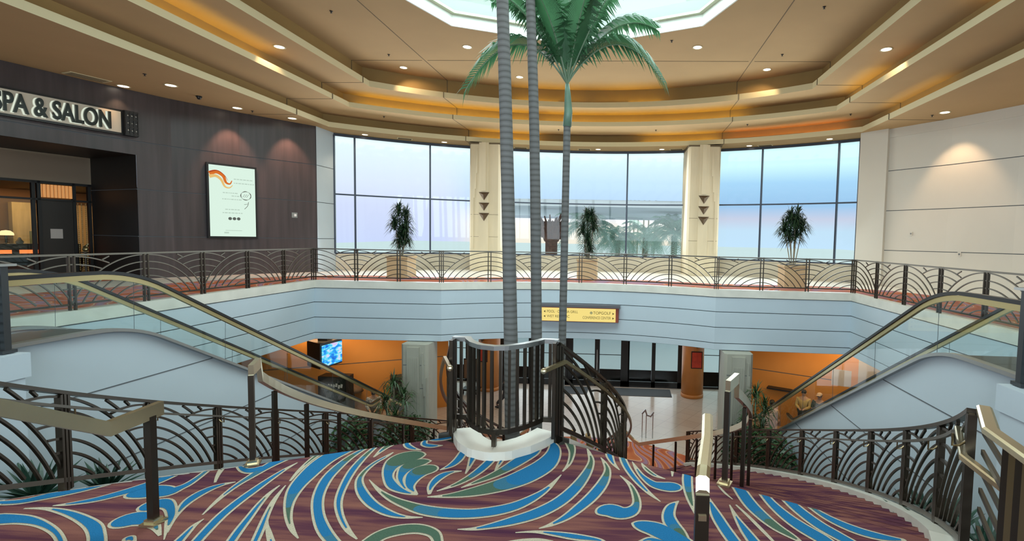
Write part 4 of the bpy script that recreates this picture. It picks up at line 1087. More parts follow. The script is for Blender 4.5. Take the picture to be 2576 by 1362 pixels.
for k, (x, y, lb, heads) in enumerate(((-6.77, 18.05, 'square tan planter with bushy dracaena before the left window', [(-.1, 0, 1.75), (.14, .05, 1.6), (-.2, -.1, 1.25), (.22, -.08, 1.2), (.0, .1, .95), (-.12, .1, .65), (.15, 0, .7)]),
                                   (.06, 19.4, 'square tan planter with tall thin dracaena before the middle window', [(-.05, 0, 1.75), (.12, .04, 1.7), (-.2, 0, 1.2), (.2, .1, 1.35), (.0, -.1, .8), (.05, .1, .45)]),
                                   (7.38, 17.6, 'square tan planter with bare stemmed dracaena before the right window', [(-.15, 0, 1.75), (.12, .05, 1.8), (.0, -.1, 1.55), (.28, 0, 1.45), (-.3, .1, 1.4), (.1, .1, 1.2), (-.15, 0, 1.1)]))):
    g = thing('potted_plant', lb, 'plant', (x, y, 0), 0, 'potted dracaenas on the balcony')
    mb = MB(); mb.prism([(x-.38, y-.38), (x+.38, y-.38), (x+.38, y+.38), (x-.38, y+.38)], 0.0, .78)
    mb.prism([(x-.41, y-.41), (x+.41, y-.41), (x+.41, y+.41), (x-.41, y+.41)], .70, .78); mb.build('pot', M['pot'], g)
    MB().prism([(x-.34, y-.34), (x+.34, y-.34), (x+.34, y+.34), (x-.34, y+.34)], .78, .79).build('soil', M['soil'], g)
    mb = MB(); dracaena(mb, (x, y, .78), heads, .46, random.Random(11+k), 190); mb.build('foliage', [M['leaf2'], M['cane']], g)
for k, (x, y, lb) in enumerate(((-5.3, 14.4, 'lobby dracaena beside the left grey stone pier'), (5.5, 14.5, 'lobby dracaena beside the right grey stone pier'))):
    g = thing('dracaena_plant', lb, 'plant', (x, y, ZL), 0, 'dracaenas beside the stone piers')
    mb = MB(); dracaena(mb, (x, y, ZL), [(-.05, 0, 2.75), (.25, .05, 2.35), (-.25, -.1, 2.2), (.1, -.2, 1.8), (.0, .1, 1.3)], .5, random.Random(40+k), 90, .03); mb.build('foliage', [M['leaf3'], M['cane']], g)
    mb = MB(); mb.lathe([(.28, 0), (.36, .55), (.33, .55), (.3, .5)], 20, (x, y, ZL)); mb.build('pot', M['pot'], g, True)
# planting strips between the outer railings and the escalators
for side in (-1, 1):
    lab = 'left' if side < 0 else 'right'
    mb = MB(); n = 30; prev = None
    for i in range(n+1):
        th = TH0-radians(4)+(TH1-TH0+radians(4))*i/n; p = SP(side, RO+.15, th, -.28); q = (side*6.08, p[1], p[2])
        if prev: mb.quad(prev[0], prev[1], q, p); mb.quad((prev[0][0], prev[0][1], ZL), prev[0], p, (p[0], p[1], ZL))
        prev = (p, q)
    struct(mb.build('floor_planting_%s' % lab, M['soil']))
def agave(label, x, y, z, s_, seed, n=26):
    rnd = random.Random(seed); mb = MB()
    for i in range(n):
        az = 2.4*i+rnd.uniform(-.2, .2); e = .35+1.05*i/n; l = s_*rnd.uniform(.85, 1.1); w = .085*s_/.6
        d = Vector((cos(az)*cos(e), sin(az)*cos(e), sin(e))); sd = Vector((-sin(az), cos(az), 0)); u = sd.cross(d).normalized()
        P = [Vector((x, y, z))+d*l*t+Vector((0, 0, -.15*l*t*t)) for t in (0, .35, .7, 1)]
        ws = [w*.6, w, w*.7, .003]
        vs = []
        for p, ww in zip(P, ws): vs += [p-sd*ww*.5-u*ww*.12*(-1), p-u*ww*.15, p+sd*ww*.5+u*ww*.12]
        mb.add(vs, [(j*3+q, j*3+q+1, j*3+q+4, j*3+q+3) for j in range(3) for q in (0, 1)])
    return tag(mb.build('agave_plant', M['agave'], None), label, 'plant', 'spiky plants behind the stair railings')
for k, (x, th, s_, lb) in enumerate(((-5.1, -30, .55, 'leafy dark plant at the far lower left behind the stair railing'), (-5.25, -25.5, .5, 'dark spiky plant second from the left edge behind the left stair railing'), (-5.5, -19.5, .62, 'spiky plant in the middle of the left planting strip, long upright leaves'), (-5.6, -15, .55, 'spiky plant farthest down the left planting strip'),
                                     (4.95, -24.5, .5, 'big spiky plant at the lower right corner behind the slatted railing'), (5.32, -18.5, .62, 'spiky plant behind the right stair railing, near its brass cap'), (5.45, -14.8, .6, 'spiky plant behind the right stair railing, second up from the corner'))):
    p = SP(1, RO, radians(th), -.28); agave(lb, x, p[1]+.1, p[2], s_, 60+k)
def bush(label, c, r, n, seed, grp):
    rnd = random.Random(seed); mb = MB()
    for i in range(n):
        u = Vector((rnd.gauss(0, 1), rnd.gauss(0, 1), rnd.gauss(0, 1))).normalized(); k = rnd.uniform(.55, 1)
        p = Vector((c[0]+u.x*r[0]*k, c[1]+u.y*r[1]*k, c[2]+abs(u.z)*r[2]*k))
        a = Vector((rnd.gauss(0, 1), rnd.gauss(0, 1), rnd.gauss(0, .6))).normalized(); b_ = a.cross(u).normalized() if a.cross(u).length > .05 else Vector((1, 0, 0)); l = rnd.uniform(.10, .19)
        mb.add([p, p+a*l*.5+b_*l*.28, p+a*l, p+a*l*.5-b_*l*.28], [(0, 1, 2, 3)])
    return tag(mb.build('bush', M['leaf3'], None), label, 'bush', grp)
bg_ = 'bushes at the foot of the stair'
bush('leafy bush left of the palm well, below the left stair railing', (-5.0, 14.3, -4.9), (.8, 1.2, 1.0), 900, 1, bg_)
bush('leafy bush beside the left stone pier, behind the brass handrail', (-5.9, 13.0, -4.4), (.5, 1.2, .9), 700, 2, bg_)
bush('leafy bush before the right stone pier at the foot of the right railing', (5.2, 14.2, -4.9), (.7, 1.2, 1.3), 900, 3, bg_)
bush('dense bush behind the lower end of the right stair railing', (5.6, 12.9, -4.3), (.42, 1.2, .9), 900, 4, bg_)
# palms in the garden outside
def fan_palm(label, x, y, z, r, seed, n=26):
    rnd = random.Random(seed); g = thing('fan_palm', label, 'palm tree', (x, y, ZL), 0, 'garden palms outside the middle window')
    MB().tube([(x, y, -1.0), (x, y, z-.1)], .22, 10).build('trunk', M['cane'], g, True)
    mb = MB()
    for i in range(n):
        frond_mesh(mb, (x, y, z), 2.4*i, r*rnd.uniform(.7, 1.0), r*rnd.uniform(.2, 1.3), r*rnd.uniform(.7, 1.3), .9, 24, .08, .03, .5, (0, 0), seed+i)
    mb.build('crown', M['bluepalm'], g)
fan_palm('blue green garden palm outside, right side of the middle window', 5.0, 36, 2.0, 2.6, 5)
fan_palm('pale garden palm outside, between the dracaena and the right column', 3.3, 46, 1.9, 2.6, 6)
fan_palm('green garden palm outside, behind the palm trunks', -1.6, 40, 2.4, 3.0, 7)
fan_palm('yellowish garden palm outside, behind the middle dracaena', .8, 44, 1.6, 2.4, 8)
g = thing('date_palm_stump', 'pruned brown palm stump outside between the two left palm trunks', 'palm tree', (-3.6, 34, -1), 0)
MB().lathe([(.42, -1.2), (.42, 1.3), (.5, 1.35), (.75, 1.9), (.8, 2.4), (.6, 2.7)], 14, (-3.6, 34, 0)).build('trunk', M['brownpalm'], g)
mb = MB(); rnd = random.Random(3)
for i in range(40):
    az = 2.4*i; z = 1.5+1.2*i/40; p = Vector((-3.6+.6*cos(az), 34+.6*sin(az), z)); mb.tube([p, p+Vector((.3*cos(az), .3*sin(az), .55))], [.09, .04], 5)
mb.build('cut_stems', M['brownpalm'], g)
mb = MB()
for x in (1.5, 1.9, 2.4, 2.9, 3.6, 4.2, 5.0):
    tag(MB().tube([(x, 62, -.4), (x+.1, 62, 6.5)], .09, 6).build('lamp_pole' if False else 'slim_palm_trunk', M['cane']), 'slim distant palm trunk against the bright haze outside', 'palm trunk', 'distant slim palm trunks')
# ------------------------------------------------------------------ recessed ceiling lights
def spot(name, loc, target, power, color, ang, blend=.6, size=.06):
    l = bpy.data.lights.new(name, 'SPOT'); l.energy = power; l.color = color; l.spot_size = radians(ang); l.spot_blend = blend; l.shadow_soft_size = size
    o = bpy.data.objects.new(name, l); COL.objects.link(o); o.location = loc
    o.rotation_euler = (Vector(target)-Vector(loc)).to_track_quat('-Z', 'Y').to_euler(); return o
WARM = (1.0, .72, .42)
M['lampglow'] = glow('lamp_glow', (1.0, .86, .66, 1), 5.0)
dl0 = None
def downlight(x, y, z, lb, r=.12, power=0, tgt=None, ang=70, col=WARM):
    global dl0
    if dl0 is None:
        dl0 = thing('downlight', lb, 'ceiling light', (0, 0, 0), 0, 'recessed ceiling lights')
        mb = MB(); mb.lathe([(.115, -.004), (.15, -.012), (.15, 0)], 24); part(mb, 'trim_ring', M['lip'], dl0, True)
        mb = MB(); mb.lathe([(0, -.003), (.118, -.005)], 24); part(mb, 'lamp', M['lampglow'], dl0)
        o = dl0
    else: o = copy_tree(dl0)
    o.location = (x, y, z); o['label'] = lb; o.scale = (r*.88/.12,)*3
    if power: spot('downlight_beam', (x, y, z-.03), tgt or (x, y, 0), power, col, ang)
downlight(-3.78, 16.37, Z0, 'recessed ceiling light left of the skylight point', .15, 30)
downlight(-6.81, 18.35, Z0, 'recessed ceiling light in the top ceiling, above the bright gold patch on the left', .14, 70, (-6.6, 19.2, 6.6), 100)
downlight(-2.7, 19.36, Z0, 'recessed ceiling light half behind the left palm trunks', .14, 25)
downlight(3.69, 16.36, Z0, 'recessed ceiling light right of the skylight point', .15, 30)
downlight(6.45, 18.4, Z0, 'recessed ceiling light in the top ceiling, above the bright gold patch on the right', .14, 70, (6.3, 19.2, 6.6), 100)
downlight(-8.67, 14.34, Z1, 'recessed ceiling light in the first left step of the ceiling', .15, 60, (-9.3, 14.5, 6.0), 100)
downlight(8.63, 14.42, Z1, 'recessed ceiling light in the first right step of the ceiling', .15, 60, (9.2, 14.8, 6.0), 100)
downlight(-13.52, 14.38, Z3, 'recessed ceiling light close above the lit sign', .15, 40, (-13.75, 14.4, 4.5), 70)
downlight(-11.94, 14.27, Z3, 'recessed ceiling light on the left lower ceiling, second from the lit sign', .15)
downlight(-11.95, 16.78, Z3, 'recessed ceiling light above the lit poster on the dark wall', .15, 330, (-12.55, 17.15, 3.6), 62, (1, .5, .32))
downlight(-10.98, 18.2, Z3, 'recessed ceiling light above the far end of the dark wall', .15, 330, (-11.45, 18.7, 3.6), 62, (1, .5, .32))
downlight(11.64, 16.62, Z3, 'recessed ceiling light above the glow on the right cream wall', .15, 190, (12.6, 17.1, 2.6), 70, (1, .68, .40))
for x, y, lb in ((-9.71, 21.0, 'small ceiling light over the left window, near its left end'), (-6.81, 22.47, 'small ceiling light over the left window, near the column'), (.12, 23.81, 'small ceiling light over the middle window, beside the palm crown'),
                 (3.12, 23.62, 'small ceiling light over the middle window, near the right column'), (6.9, 22.52, 'small ceiling light over the right window, near the column'), (9.74, 20.9, 'small ceiling light over the right window, near the cream wall')):
    downlight(x, y, Z3, lb, .13, 75, (x*1.0, y-.6, 0), 115, (1, .80, .55))
def grille(name, x, y, z, w, h, rz, lb, grp, cat):
    mb = MB(); mb.box((x, y, z-.008), (w, h, .012), rz=rz); mb.mat(1)
    for k in range(6):
        v = -h*.38+h*.76*k/5; mb.box((x-sin(rz)*v, y+cos(rz)*v, z-.016), (w*.88, h*.06, .008), rz=rz)
    tag(mb.build(name, [M['lip'], M['groove']]), lb, cat, grp)
for x, y, lb in ((-8.32, 21.76, 'square air vent over the left window'), (-3.55, 23.63, 'square air vent over the middle window, behind the palm trunks'), (-.54, 23.86, 'square air vent over the middle window, left of a small light'), (3.8, 23.58, 'square air vent over the middle window, beside the right column'), (7.56, 22.39, 'square air vent over the right window')):
    grille('air_vent', x, y, Z3, .62, .34, -atan2(x, y-WY), lb, 'air vents in the window ceiling', 'vent')
grille('access_panel', -13.7, 13.55, Z3, .9, .42, radians(72), 'open dark ceiling vent above the lit sign', None, 'vent')
mb0 = None
for x, y, z, lb in ((-6.79, 13.82, Z0, 'small black sprinkler in the top ceiling, far left'), (-6.73, 17.05, Z0, 'small black sprinkler in the top ceiling, left of the gold patch'), (2.82, 15.83, Z0, 'small black sprinkler just right of the skylight point'), (6.59, 13.61, Z0, 'small black sprinkler in the top ceiling, far right'), (6.54, 16.95, Z0, 'small black sprinkler in the top ceiling, above the right gold patch'),
                    (-8.43, 20.11, Z2, 'small sprinkler in the narrow soffit over the left window'), (-1.56, 22.21, Z2, 'small sprinkler in the narrow soffit beside the palm crown'), (2.74, 22.1, Z2, 'small sprinkler in the narrow soffit right of the palm crown'), (6.41, 20.91, Z2, 'small sprinkler in the narrow soffit over the right column'), (9.77, 19.13, Z2, 'small sprinkler in the soffit near the right wall'), (-11.72, 13.26, Z3, 'small sprinkler in the lower left ceiling'), (-11.69, 17.14, Z3, 'small sprinkler near the top edge of the dark wall'), (11.46, 16.98, Z3, 'small sprinkler beside the ceiling light near the right wall')):
    mb = MB(); mb.lathe([(.045, 0), (.04, -.012), (.014, -.014), (.012, -.05), (.03, -.052), (.03, -.056), (0, -.056)], 10, (x, y, z))
    tag(mb.build('sprinkler', M['rubber'], None, True), lb, 'sprinkler', 'ceiling sprinklers')
g = thing('security_camera', 'small black dome security camera on the left lower ceiling', 'camera', (-12.06, 15.37, Z3), 0)
MB().lathe([(.08, Z3), (.08, Z3-.03)], 16, (-12.06, 15.37, 0)).build('mount', M['rubber'], g); MB().ball((-12.06, 15.37, Z3-.04), (.065, .065, .07), 14, 8).build('dome', M['rubber'], g, True)

# ------------------------------------------------------------------ dark wall: sign, poster, switches
def face(o, origin, t):
    t = Vector((t[0], t[1], 0)).normalized(); n = Vector((t.y, -t.x, 0)); z = Vector((0, 0, 1))
    m_ = Matrix((t, z, n)).transposed().to_4x4(); m_.translation = origin; o.matrix_world = m_; return o
pa, pb = Vector((*onLW(11.3), 0)), Vector((*onLW(14.86), 0)); tt = (pb-pa); SL = tt.length; tt.normalize()
sg = face(thing('lit_sign', 'long lit sign box with dark raised letters on the dark wall', 'sign', (0, 0, 0)), pa+Vector((tt.y, -tt.x, 0))*.03+Vector((0, 0, 4.76)), tt)
mb = MB(); mb.box((SL/2, 0, .05), (SL, .74, .10)); part(mb, 'box', M['blackframe'], sg)
mb = MB(); mb.box(((SL-.42)/2+.02, 0, .103), (SL-.46, .62, .012)); sf_ = part(mb, 'face', M['signface'], sg)
tx = text('lettering', 'SPA & SALON', .68, M['signletter'], sf_, .03, 2.35, 'RIGHT', .016); tx.location = (SL-.66, -.03, .15)
tb = text('halo', 'SPA & SALON', .68, M['signhalo'], sf_, .004, 2.35, 'RIGHT', .024); tb.location = (SL-.70, -.04, .114)
mb = MB(); mb.box((SL-.20, 0, .13), (.34, .74, .14)); eb_ = part(mb, 'end_block', M['blackframe'], sg)
mb = MB()
for i in range(3):
    for j in range(3): mb.ball((SL-.30+.10*i, -.22+.22*j, .20), (.022, .022, .022), 8, 6)
part(mb, 'studs', M['steel'], eb_)
mb = MB()
for j in range(4): mb.box((SL-.20, -.33+.22*j, .205), (.34, .03, .02))
for i in range(4): mb.box((SL-.35+.10*i, 0, .205), (.02, .72, .02))
part(mb, 'lattice', M['darkreveal'], eb_)
spot('sign_lamp', Vector(pb)-tt*.75+Vector((tt.y, -tt.x, 0))*.5+Vector((0, 0, 5.6)), Vector(pb)-tt*.72+Vector((tt.y, -tt.x, 0))*.05+Vector((0, 0, 4.75)), 22, (1, .5, .2), 40)
# lit poster case
qa, qb = Vector((-12.88, 16.53, 0)), Vector((-12.17, 17.75, 0)); qt = (qb-qa); QL = qt.length; qt.normalize()
ps = face(thing('lightbox_poster', 'tall glowing white poster case on the dark wall', 'poster', (0, 0, 0)), qa+Vector((qt.y, -qt.x, 0))*.04+Vector((0, 0, 2.61)), qt)
mb = MB(); mb.box((QL/2, 0, .04), (QL+.10, 2.60, .08)); part(mb, 'case', M['blackframe'], ps)
mb = MB(); mb.box((QL/2, 0, .084), (QL-.02, 2.46, .01)); lp_ = part(mb, 'lit_panel', M['posterglow'], ps)
def curve_strip(mb, pts, ws, z):
    P = [Vector((x, y, 0)) for x, y in pts]; vs = []
    for i, p in enumerate(P):
        t = (P[min(i+1, len(P)-1)]-P[max(i-1, 0)]).normalized(); n_ = Vector((-t.y, t.x, 0)); vs += [(p+n_*ws[i])+Vector((0, 0, z)), (p-n_*ws[i])+Vector((0, 0, z))]
    mb.add(vs, [(2*i, 2*i+1, 2*i+3, 2*i+2) for i in range(len(P)-1)])
def cr2(pts, n): return [tuple(p)[:2] for p in resample3([(x, y, 0) for x, y in pts], n)]
for k, (pp, w0, c) in enumerate((([(.02, .92), (.22, 1.0), (.42, .88), (.50, .66), (.62, .62), (.68, .74)], .075, 'ribbon_o'), ([(.02, .82), (.20, .86), (.36, .74), (.46, .52), (.60, .48), (.70, .58)], .06, 'ribbon_y'), ([(.02, .98), (.26, 1.04), (.46, .90), (.56, .72)], .02, 'ribbon_r'))):
    mb = MB(); P = cr2(pp, 24); curve_strip(mb, P, [w0*(1-.85*i/24) for i in range(25)], .091+.002*k); part(mb, 'ribbon', M[c], lp_)
mb = MB(); c0 = (1.10, .24)
P = [(c0[0]+.16*cos(2*pi*i/28), c0[1]+.15*sin(2*pi*i/28)) for i in range(29)]; curve_strip(mb, P, [.010+.006*sin(i) for i in range(29)], .093)
for dx in (-.06, 0, .06): curve_strip(mb, [(c0[0]+dx-.04, c0[1]-.06), (c0[0]+dx+.03, c0[1]+.05)], [.005, .005], .093)
curve_strip(mb, cr2([(1.18, .02), (1.15, -.12), (1.05, -.24)], 8), [.008]*9, .093); curve_strip(mb, [(1.04, -.08), (1.16, -.05)], [.006, .006], .093)
part(mb, 'line_drawing', M['inkgrey'], lp_)
mb = MB(); rnd = random.Random(5)
for y, x0_, x1_ in ((.80, .74, 1.30), (.66, .74, 1.32), (.30, .40, .86), (.20, .66, .82), (.08, .38, .88), (-.28, .46, .84), (-.40, .38, .98)):
    x = x0_
    while x < x1_: w = rnd.uniform(.03, .09); mb.box((x+w/2, y, .091), (w, .034, .004)); x += w+.022
part(mb, 'faint_text', M['inkfaint'], lp_)
mb = MB()
for x in (.60, .73, .86): mb.lathe([(0, .006), (.055, .006), (.055, 0)], 16, (x, -.60, .09))
part(mb, 'dots', M['inkgrey'], lp_)
mb = MB(); mb.box((QL/2, -1.02, .091), (.5, .02, .004)); mb.box((QL/2-.22, -1.1, .091), (.14, .05, .004)); part(mb, 'footer', M['inkfaint'], lp_)
w1 = Vector((-11.38, 18.81, 2.24)); wt = Vector((.585, .811))
o = face(thing('switch_plate', 'small square switch plate at the far end of the dark wall', 'switch', (0, 0, 0)), w1+Vector((.811, -.585, 0))*.02, wt)
mb = MB(); mb.box((0, 0, .008), (.20, .20, .016)); pl_ = part(mb, 'plate', M['steel'], o); mb = MB(); mb.box((.02, 0, .02), (.08, .09, .012)); part(mb, 'switch', M['white'], pl_)
def onRW(y):
    x, y = onLW(y); return (-x, y)
for y, z, s_, lb in ((18.3, 1.96, .11, 'small pale wall device on the right cream wall, nearer the window'), (17.0, 1.28, .12, 'small outlet plate low on the right cream wall')):
    x, yy = onRW(y); o = face(thing('wall_plate', lb, 'wall plate', (0, 0, 0), 0, 'plates on the right wall'), Vector((x-.03, yy-.02, z)), (.585, -.811))
    mb = MB(); mb.box((0, 0, .008), (s_*.8, s_*1.2, .016)); part(mb, 'plate', M['wallcream'], o); mb = MB(); mb.box((0, 0, .018), (s_*.4, s_*.5, .01)); part(mb, 'insert', M['steel'], o)

# ------------------------------------------------------------------ spa interior behind the recessed entrance
Bv, tv = Vector((*B, 0)), Vector((.327, .945, 0)).normalized(); nv = Vector((.945, -.327, 0)).normalized()
def sp(s, d, z): p = Bv-tv*s+nv*d; return (p.x, p.y, z)     # s along the glazing towards the camera, d into the lobby
rzs = atan2(tv.y, tv.x)
def sbox(mb, s0, s1, d0, d1, z0, z1):
    v = [sp(s, d, z) for z in (z0, z1) for d in (d0, d1) for s in (s0, s1)]
    mb.add(v, [(0, 2, 3, 1), (4, 5, 7, 6), (0, 1, 5, 4), (2, 6, 7, 3), (0, 4, 6, 2), (1, 3, 7, 5)])
mb = MB(); sbox(mb, -.1, 7.2, -.3, -.02, 3.0, 3.92); sbox(mb, -.1, 7.2, -6, -.3, 3.0, 3.05)
mb.mat(1); sbox(mb, -.1, 7.2, -6.0, 0.0, -.06, -.005); sbox(mb, 7.1, 7.2, -6, 0, 0, 3.0); sbox(mb, -3.3, -3.2, -6, 0, 0, 3.0); sbox(mb, -3.3, -.1, -6, 0, -.06, -.005); sbox(mb, -3.3, -.1, -6, 0, 3.0, 3.05); sbox(mb, -3.3, -.1, -.06, 0, 0, 3.0)
mb.mat(2); sbox(mb, -3.3, 7.2, -6.1, -6.0, 0, 3.0)
mb.mat(1).poly([(A[0], A[1], 3.865), sp(-.1, 0, 3.865), sp(7.2, 0, 3.865), (C_[0], C_[1], 3.865)])
struct(mb.build('wall_spa_interior', [M['header'], M['darkreveal'], M['spawall']]))
struct(MB().poly([sp(-.1, 0.01, .004), sp(7.2, .01, .004), (C_[0], C_[1], .004), (A[0], A[1], .004)]).build('floor_entrance', M['carpet_o']))
mb = MB()
for s in (.05, .42, 1.22, 1.34, 3.3, 5.2, 7.1): sbox(mb, s-.04, s+.04, -.10, .0, 0, 3.0)
sbox(mb, 0, 7.1, -.1, 0, 2.92, 3.0); sbox(mb, 0, 7.1, -.1, 0, 2.40, 2.46); sbox(mb, 0, 7.1, -.1, 0, 0, .10)
fr = struct(mb.build('door_spa', M['darkreveal']))
mb = MB(); sbox(mb, .46, 1.2, -.08, -.03, .1, 2.42); mb.build('door_leaf', M['darkdoor'], fr)
mb = MB()
for k in range(9): sbox(mb, .46+.085*k, .52+.085*k, -.07, -.03, 2.50, 2.90)
mb.build('lattice', M['slat'], fr)
for s in (.14, .24, .33):
    mb = MB()
    for k in range(34): p = sp(s, -.05, .2+.065*k); mb.ball(p, (.018, .018, .03), 6, 4)
    mb.build('bead_strand', M['bead'], fr)
mb = MB(); sbox(mb, 1.38, 7.06, -.06, -.05, .1, 2.4); mb.build('pane', M['glass'], fr)
g = thing('paper_notice', 'pale paper notice taped on the dark spa door', 'notice', sp(.86, -.02, 1.4)); mb = MB(); sbox(mb, .72, 1.0, -.025, -.018, 1.22, 1.52); mb.build('paper', M['paper'], g)
area('spa_lamp', sp(-.6, -4.2, 2.9), sp(-.8, -4.6, 0), 3.5, 2, 70, (1, .62, .28))
mb = MB(); sbox(mb, -2.4, -.05, -5.9, -5.6, .4, 2.5); mb.build('glowing_panel', M['spapanel'], None)
tag(bpy.data.objects['glowing_panel'], 'tan gold wall panel lit from above inside the spa', 'wall panel')
g = thing('reception_counter', 'dark reception counter with orange glowing band inside the spa', 'counter', sp(2.6, -2.4, 0))
mb = MB(); sbox(mb, -.6, 3.0, -2.9, -2.3, 0, 1.0); mb.build('body', M['darkdoor'], g)
mb = MB(); sbox(mb, .25, .92, -2.31, -2.27, .68, .80); sbox(mb, 1.1, 2.9, -2.31, -2.27, .68, .80); mb.build('glow_band', glow('band_glow', (1, .2, .05, 1), 1.3), g)
p = sp(1.12, -2.55, 1.0); g = thing('table_lamp', 'small dome table lamp glowing on the spa counter', 'lamp', p)
MB().lathe([(.08, 0), (.03, .03), (.03, .30)], 12, p).build('base', M['bronze'], g); MB().lathe([(.18, .28), (.17, .36), (.10, .43), (0, .45)], 18, p).build('shade', glow('shade_glow', (1, .62, .30, 1), 1.4), g, True)
p = sp(.55, -2.45, 1.0); tag(MB().box((p[0], p[1], 1.22), (.04, .28, .42), rz=rzs).build('framed_card', M['card']), 'yellow framed card standing on the spa counter', 'card')
p = sp(.82, -2.55, 1.0); mb = MB(); mb.lathe([(.07, 0), (.10, .06), (.05, .14), (.035, .20), (0, .22)], 14, p); tag(mb.build('vase', M['header'], None, True), 'small round vase on the spa counter beside the card', 'vase')
p = sp(.35, .35, 0.); g = thing('easel_sign', 'little golden ornament on a stand beside the bead strands', 'ornament', p)
MB().lathe([(.16, 0), (.03, .05), (.025, .75), (.12, .78), (.12, .8)], 12, p).build('stand', M['bronze'], g)
mb = MB(); mb.ball((p[0], p[1], .88), (.09, .06, .08), 10, 6); mb.ball((p[0]+.05, p[1], .99), (.05, .04, .05), 8, 6); mb.tube([(p[0]-.06, p[1], .95), (p[0]+.12, p[1], 1.06)], .02, 6); mb.build('figure', M['gold'], g, True)

# ------------------------------------------------------------------ hanging direction sign on the balcony front
g = thing('direction_sign', 'lit yellow direction sign box on the balcony front behind the palm trunks', 'sign', (.03, 16.72, -1.0))
MB().prism([(-1.31, 16.74), (1.34, 16.74), (1.38, 17.05), (-1.35, 17.05)], -1.29, -.79).build('box', M['redbox'], g)
MB().prism([(-1.34, 16.66), (1.40, 16.66), (1.40, 17.05), (-1.38, 17.05)], -.79, -.70).build('cap', M['signcap'], g)
MB().box((-.02, 16.735, -1.05), (2.54, .02, .45)).build('lit_face', M['signyellow'], g)
def stext(s, x, z, size, w, al):
    o = text('lettering', s, size, M['signink'], g, .002, w, al); o.rotation_euler = (radians(90), 0, 0); o.location = Vector((x, 16.722, z))-Vector(g.location)
stext('POOL \u00b7 CABANA GRILL', -1.10, -.955, .125, 1.06, 'LEFT'); stext('WET REPUBLIC', -1.10, -1.12, .125, .78, 'LEFT')
stext('TOPGOLF', 1.09, -.975, .14, .60, 'RIGHT'); stext('CONFERENCE CENTER', 1.09, -1.14, .13, .96, 'RIGHT')
mb = MB()
for x, z, d in ((-1.18, -.955, -1), (-1.18, -1.12, -1), (1.17, -.985, 1), (1.17, -1.145, 1)): mb.add([(x-.03*d, 16.722, z+.04), (x-.03*d, 16.722, z-.04), (x+.035*d, 16.722, z)], [(0, 1, 2)])
mb.build('arrows', M['signink'], g)
MB().lathe([(.05, 0), (.05, .004)], 16, (0, 0, 0)).build('emblem', M['signgrey'], g)
e_ = [c for c in g.children if c.name.startswith('emblem')][0]; e_.matrix_parent_inverse = Matrix(); e_.rotation_euler = (radians(90), 0, 0); e_.location = Vector((.42, 16.722, -.972))-Vector(g.location)

# ------------------------------------------------------------------ lobby furniture
g = thing('ceiling_television', 'television with bright blue picture hung below the left balcony edge', 'television', (-9.1, 17.2, ZS))
MB().prism([(-8.92, 16.45), (-8.76, 17.5), (-9.45, 17.85), (-9.68, 16.9)], -3.16, -2.26).build('housing', M['blackframe'], g)
MB().prism([(-9.35, 17.0), (-9.0, 17.0), (-9.0, 17.3), (-9.35, 17.3)], -2.3, ZS+.04).build('mount', M['blackframe'], g)
MB().quad((-8.885, 16.49, -3.10), (-8.735, 17.46, -3.10), (-8.735, 17.46, -2.34), (-8.885, 16.49, -2.34)).build('screen', M['screen'], [c for c in g.children if c.name.startswith('housing')][0])
g = thing('black_kiosk', 'black upright kiosk with white lettering behind the left escalator', 'kiosk', (-9.0, 17.4, ZL))
MB().box((-9.0, 17.5, ZL+.98), (1.05, .5, 1.96)).build('body', M['blackframe'], g)
mb = MB(); rnd = random.Random(9)
for k in range(6): mb.box((-9.0-.12+.095*k, 17.245, -3.97+.03*rnd.uniform(-1, 1)), (.07, .01, .13), ry=.15)
mb.build('lettering', M['white'], g)
g = thing('floor_lamp', 'brown floor lamp with wide drooping shade before the left orange wall', 'lamp', (-8.75, 18.25, ZL))
MB().lathe([(.2, 0), (.2, .03), (.02, .05), (.02, 1.2)], 14, (-8.75, 18.25, ZL)).build('stand', M['bronze'], g); MB().lathe([(.34, 1.12), (.28, 1.26), (.10, 1.36), (0, 1.38)], 18, (-8.75, 18.25, ZL)).build('shade', M['lampbrown'], g, True)
g = thing('dark_cabinet', 'tall dark cabinet against the left orange wall behind the lobby plant', 'cabinet', (-7.25, 18.95, ZL))
MB().box((-7.3, 18.9, ZL+.8), (.62, .45, 1.6), rz=radians(28)).build('body', M['darkdoor'], g)
MB().box((-7.2, 18.66, ZL+.8), (.5, .02, 1.4), rz=radians(28)).build('door', M['darkreveal'], g)
g = thing('display_stand', 'framed brown display panel on a wheeled stand near the left orange column', 'display', (-5.35, 21.9, ZL))
MB().box((-5.35, 21.9, ZL+1.15), (.62, .05, .85)).build('panel', M['lampbrown'], g); MB().box((-5.35, 21.93, ZL+1.15), (.70, .03, .93)).build('frame', M['blackframe'], g)
mb = MB(); mb.box((-5.35, 21.95, ZL+.22), (.75, .5, .08)); mb.bar((-5.65, 21.95, ZL+.2), (-5.65, 21.95, ZL+1.6), .04, .04); mb.bar((-5.05, 21.95, ZL+.2), (-5.05, 21.95, ZL+1.6), .04, .04); mb.build('stand', M['blackframe'], g)
for dx in (-.3, .3):
    mb = MB(); mb.ball((-5.35+dx, 21.75, ZL+.09), (.03, .09, .09), 10, 8); mb.build('wheel', M['rubber'], g)
g = thing('brown_podium', 'dark brown podium behind the right escalator glass', 'podium', (7.9, 16.2, ZL))
MB().box((8.0, 16.25, ZL+.55), (.95, .6, 1.1)).build('body', M['podium'], g); MB().box((8.0, 16.2, ZL+1.12), (1.05, .7, .05)).build('top', M['darkdoor'], g)
tag(MB().box((7.55, 19.0, -4.05), (.9, .3, .06), rz=-.49).build('wall_shelf', M['darkreveal']), 'thin dark shelf on the right orange wall above the seated person', 'shelf')
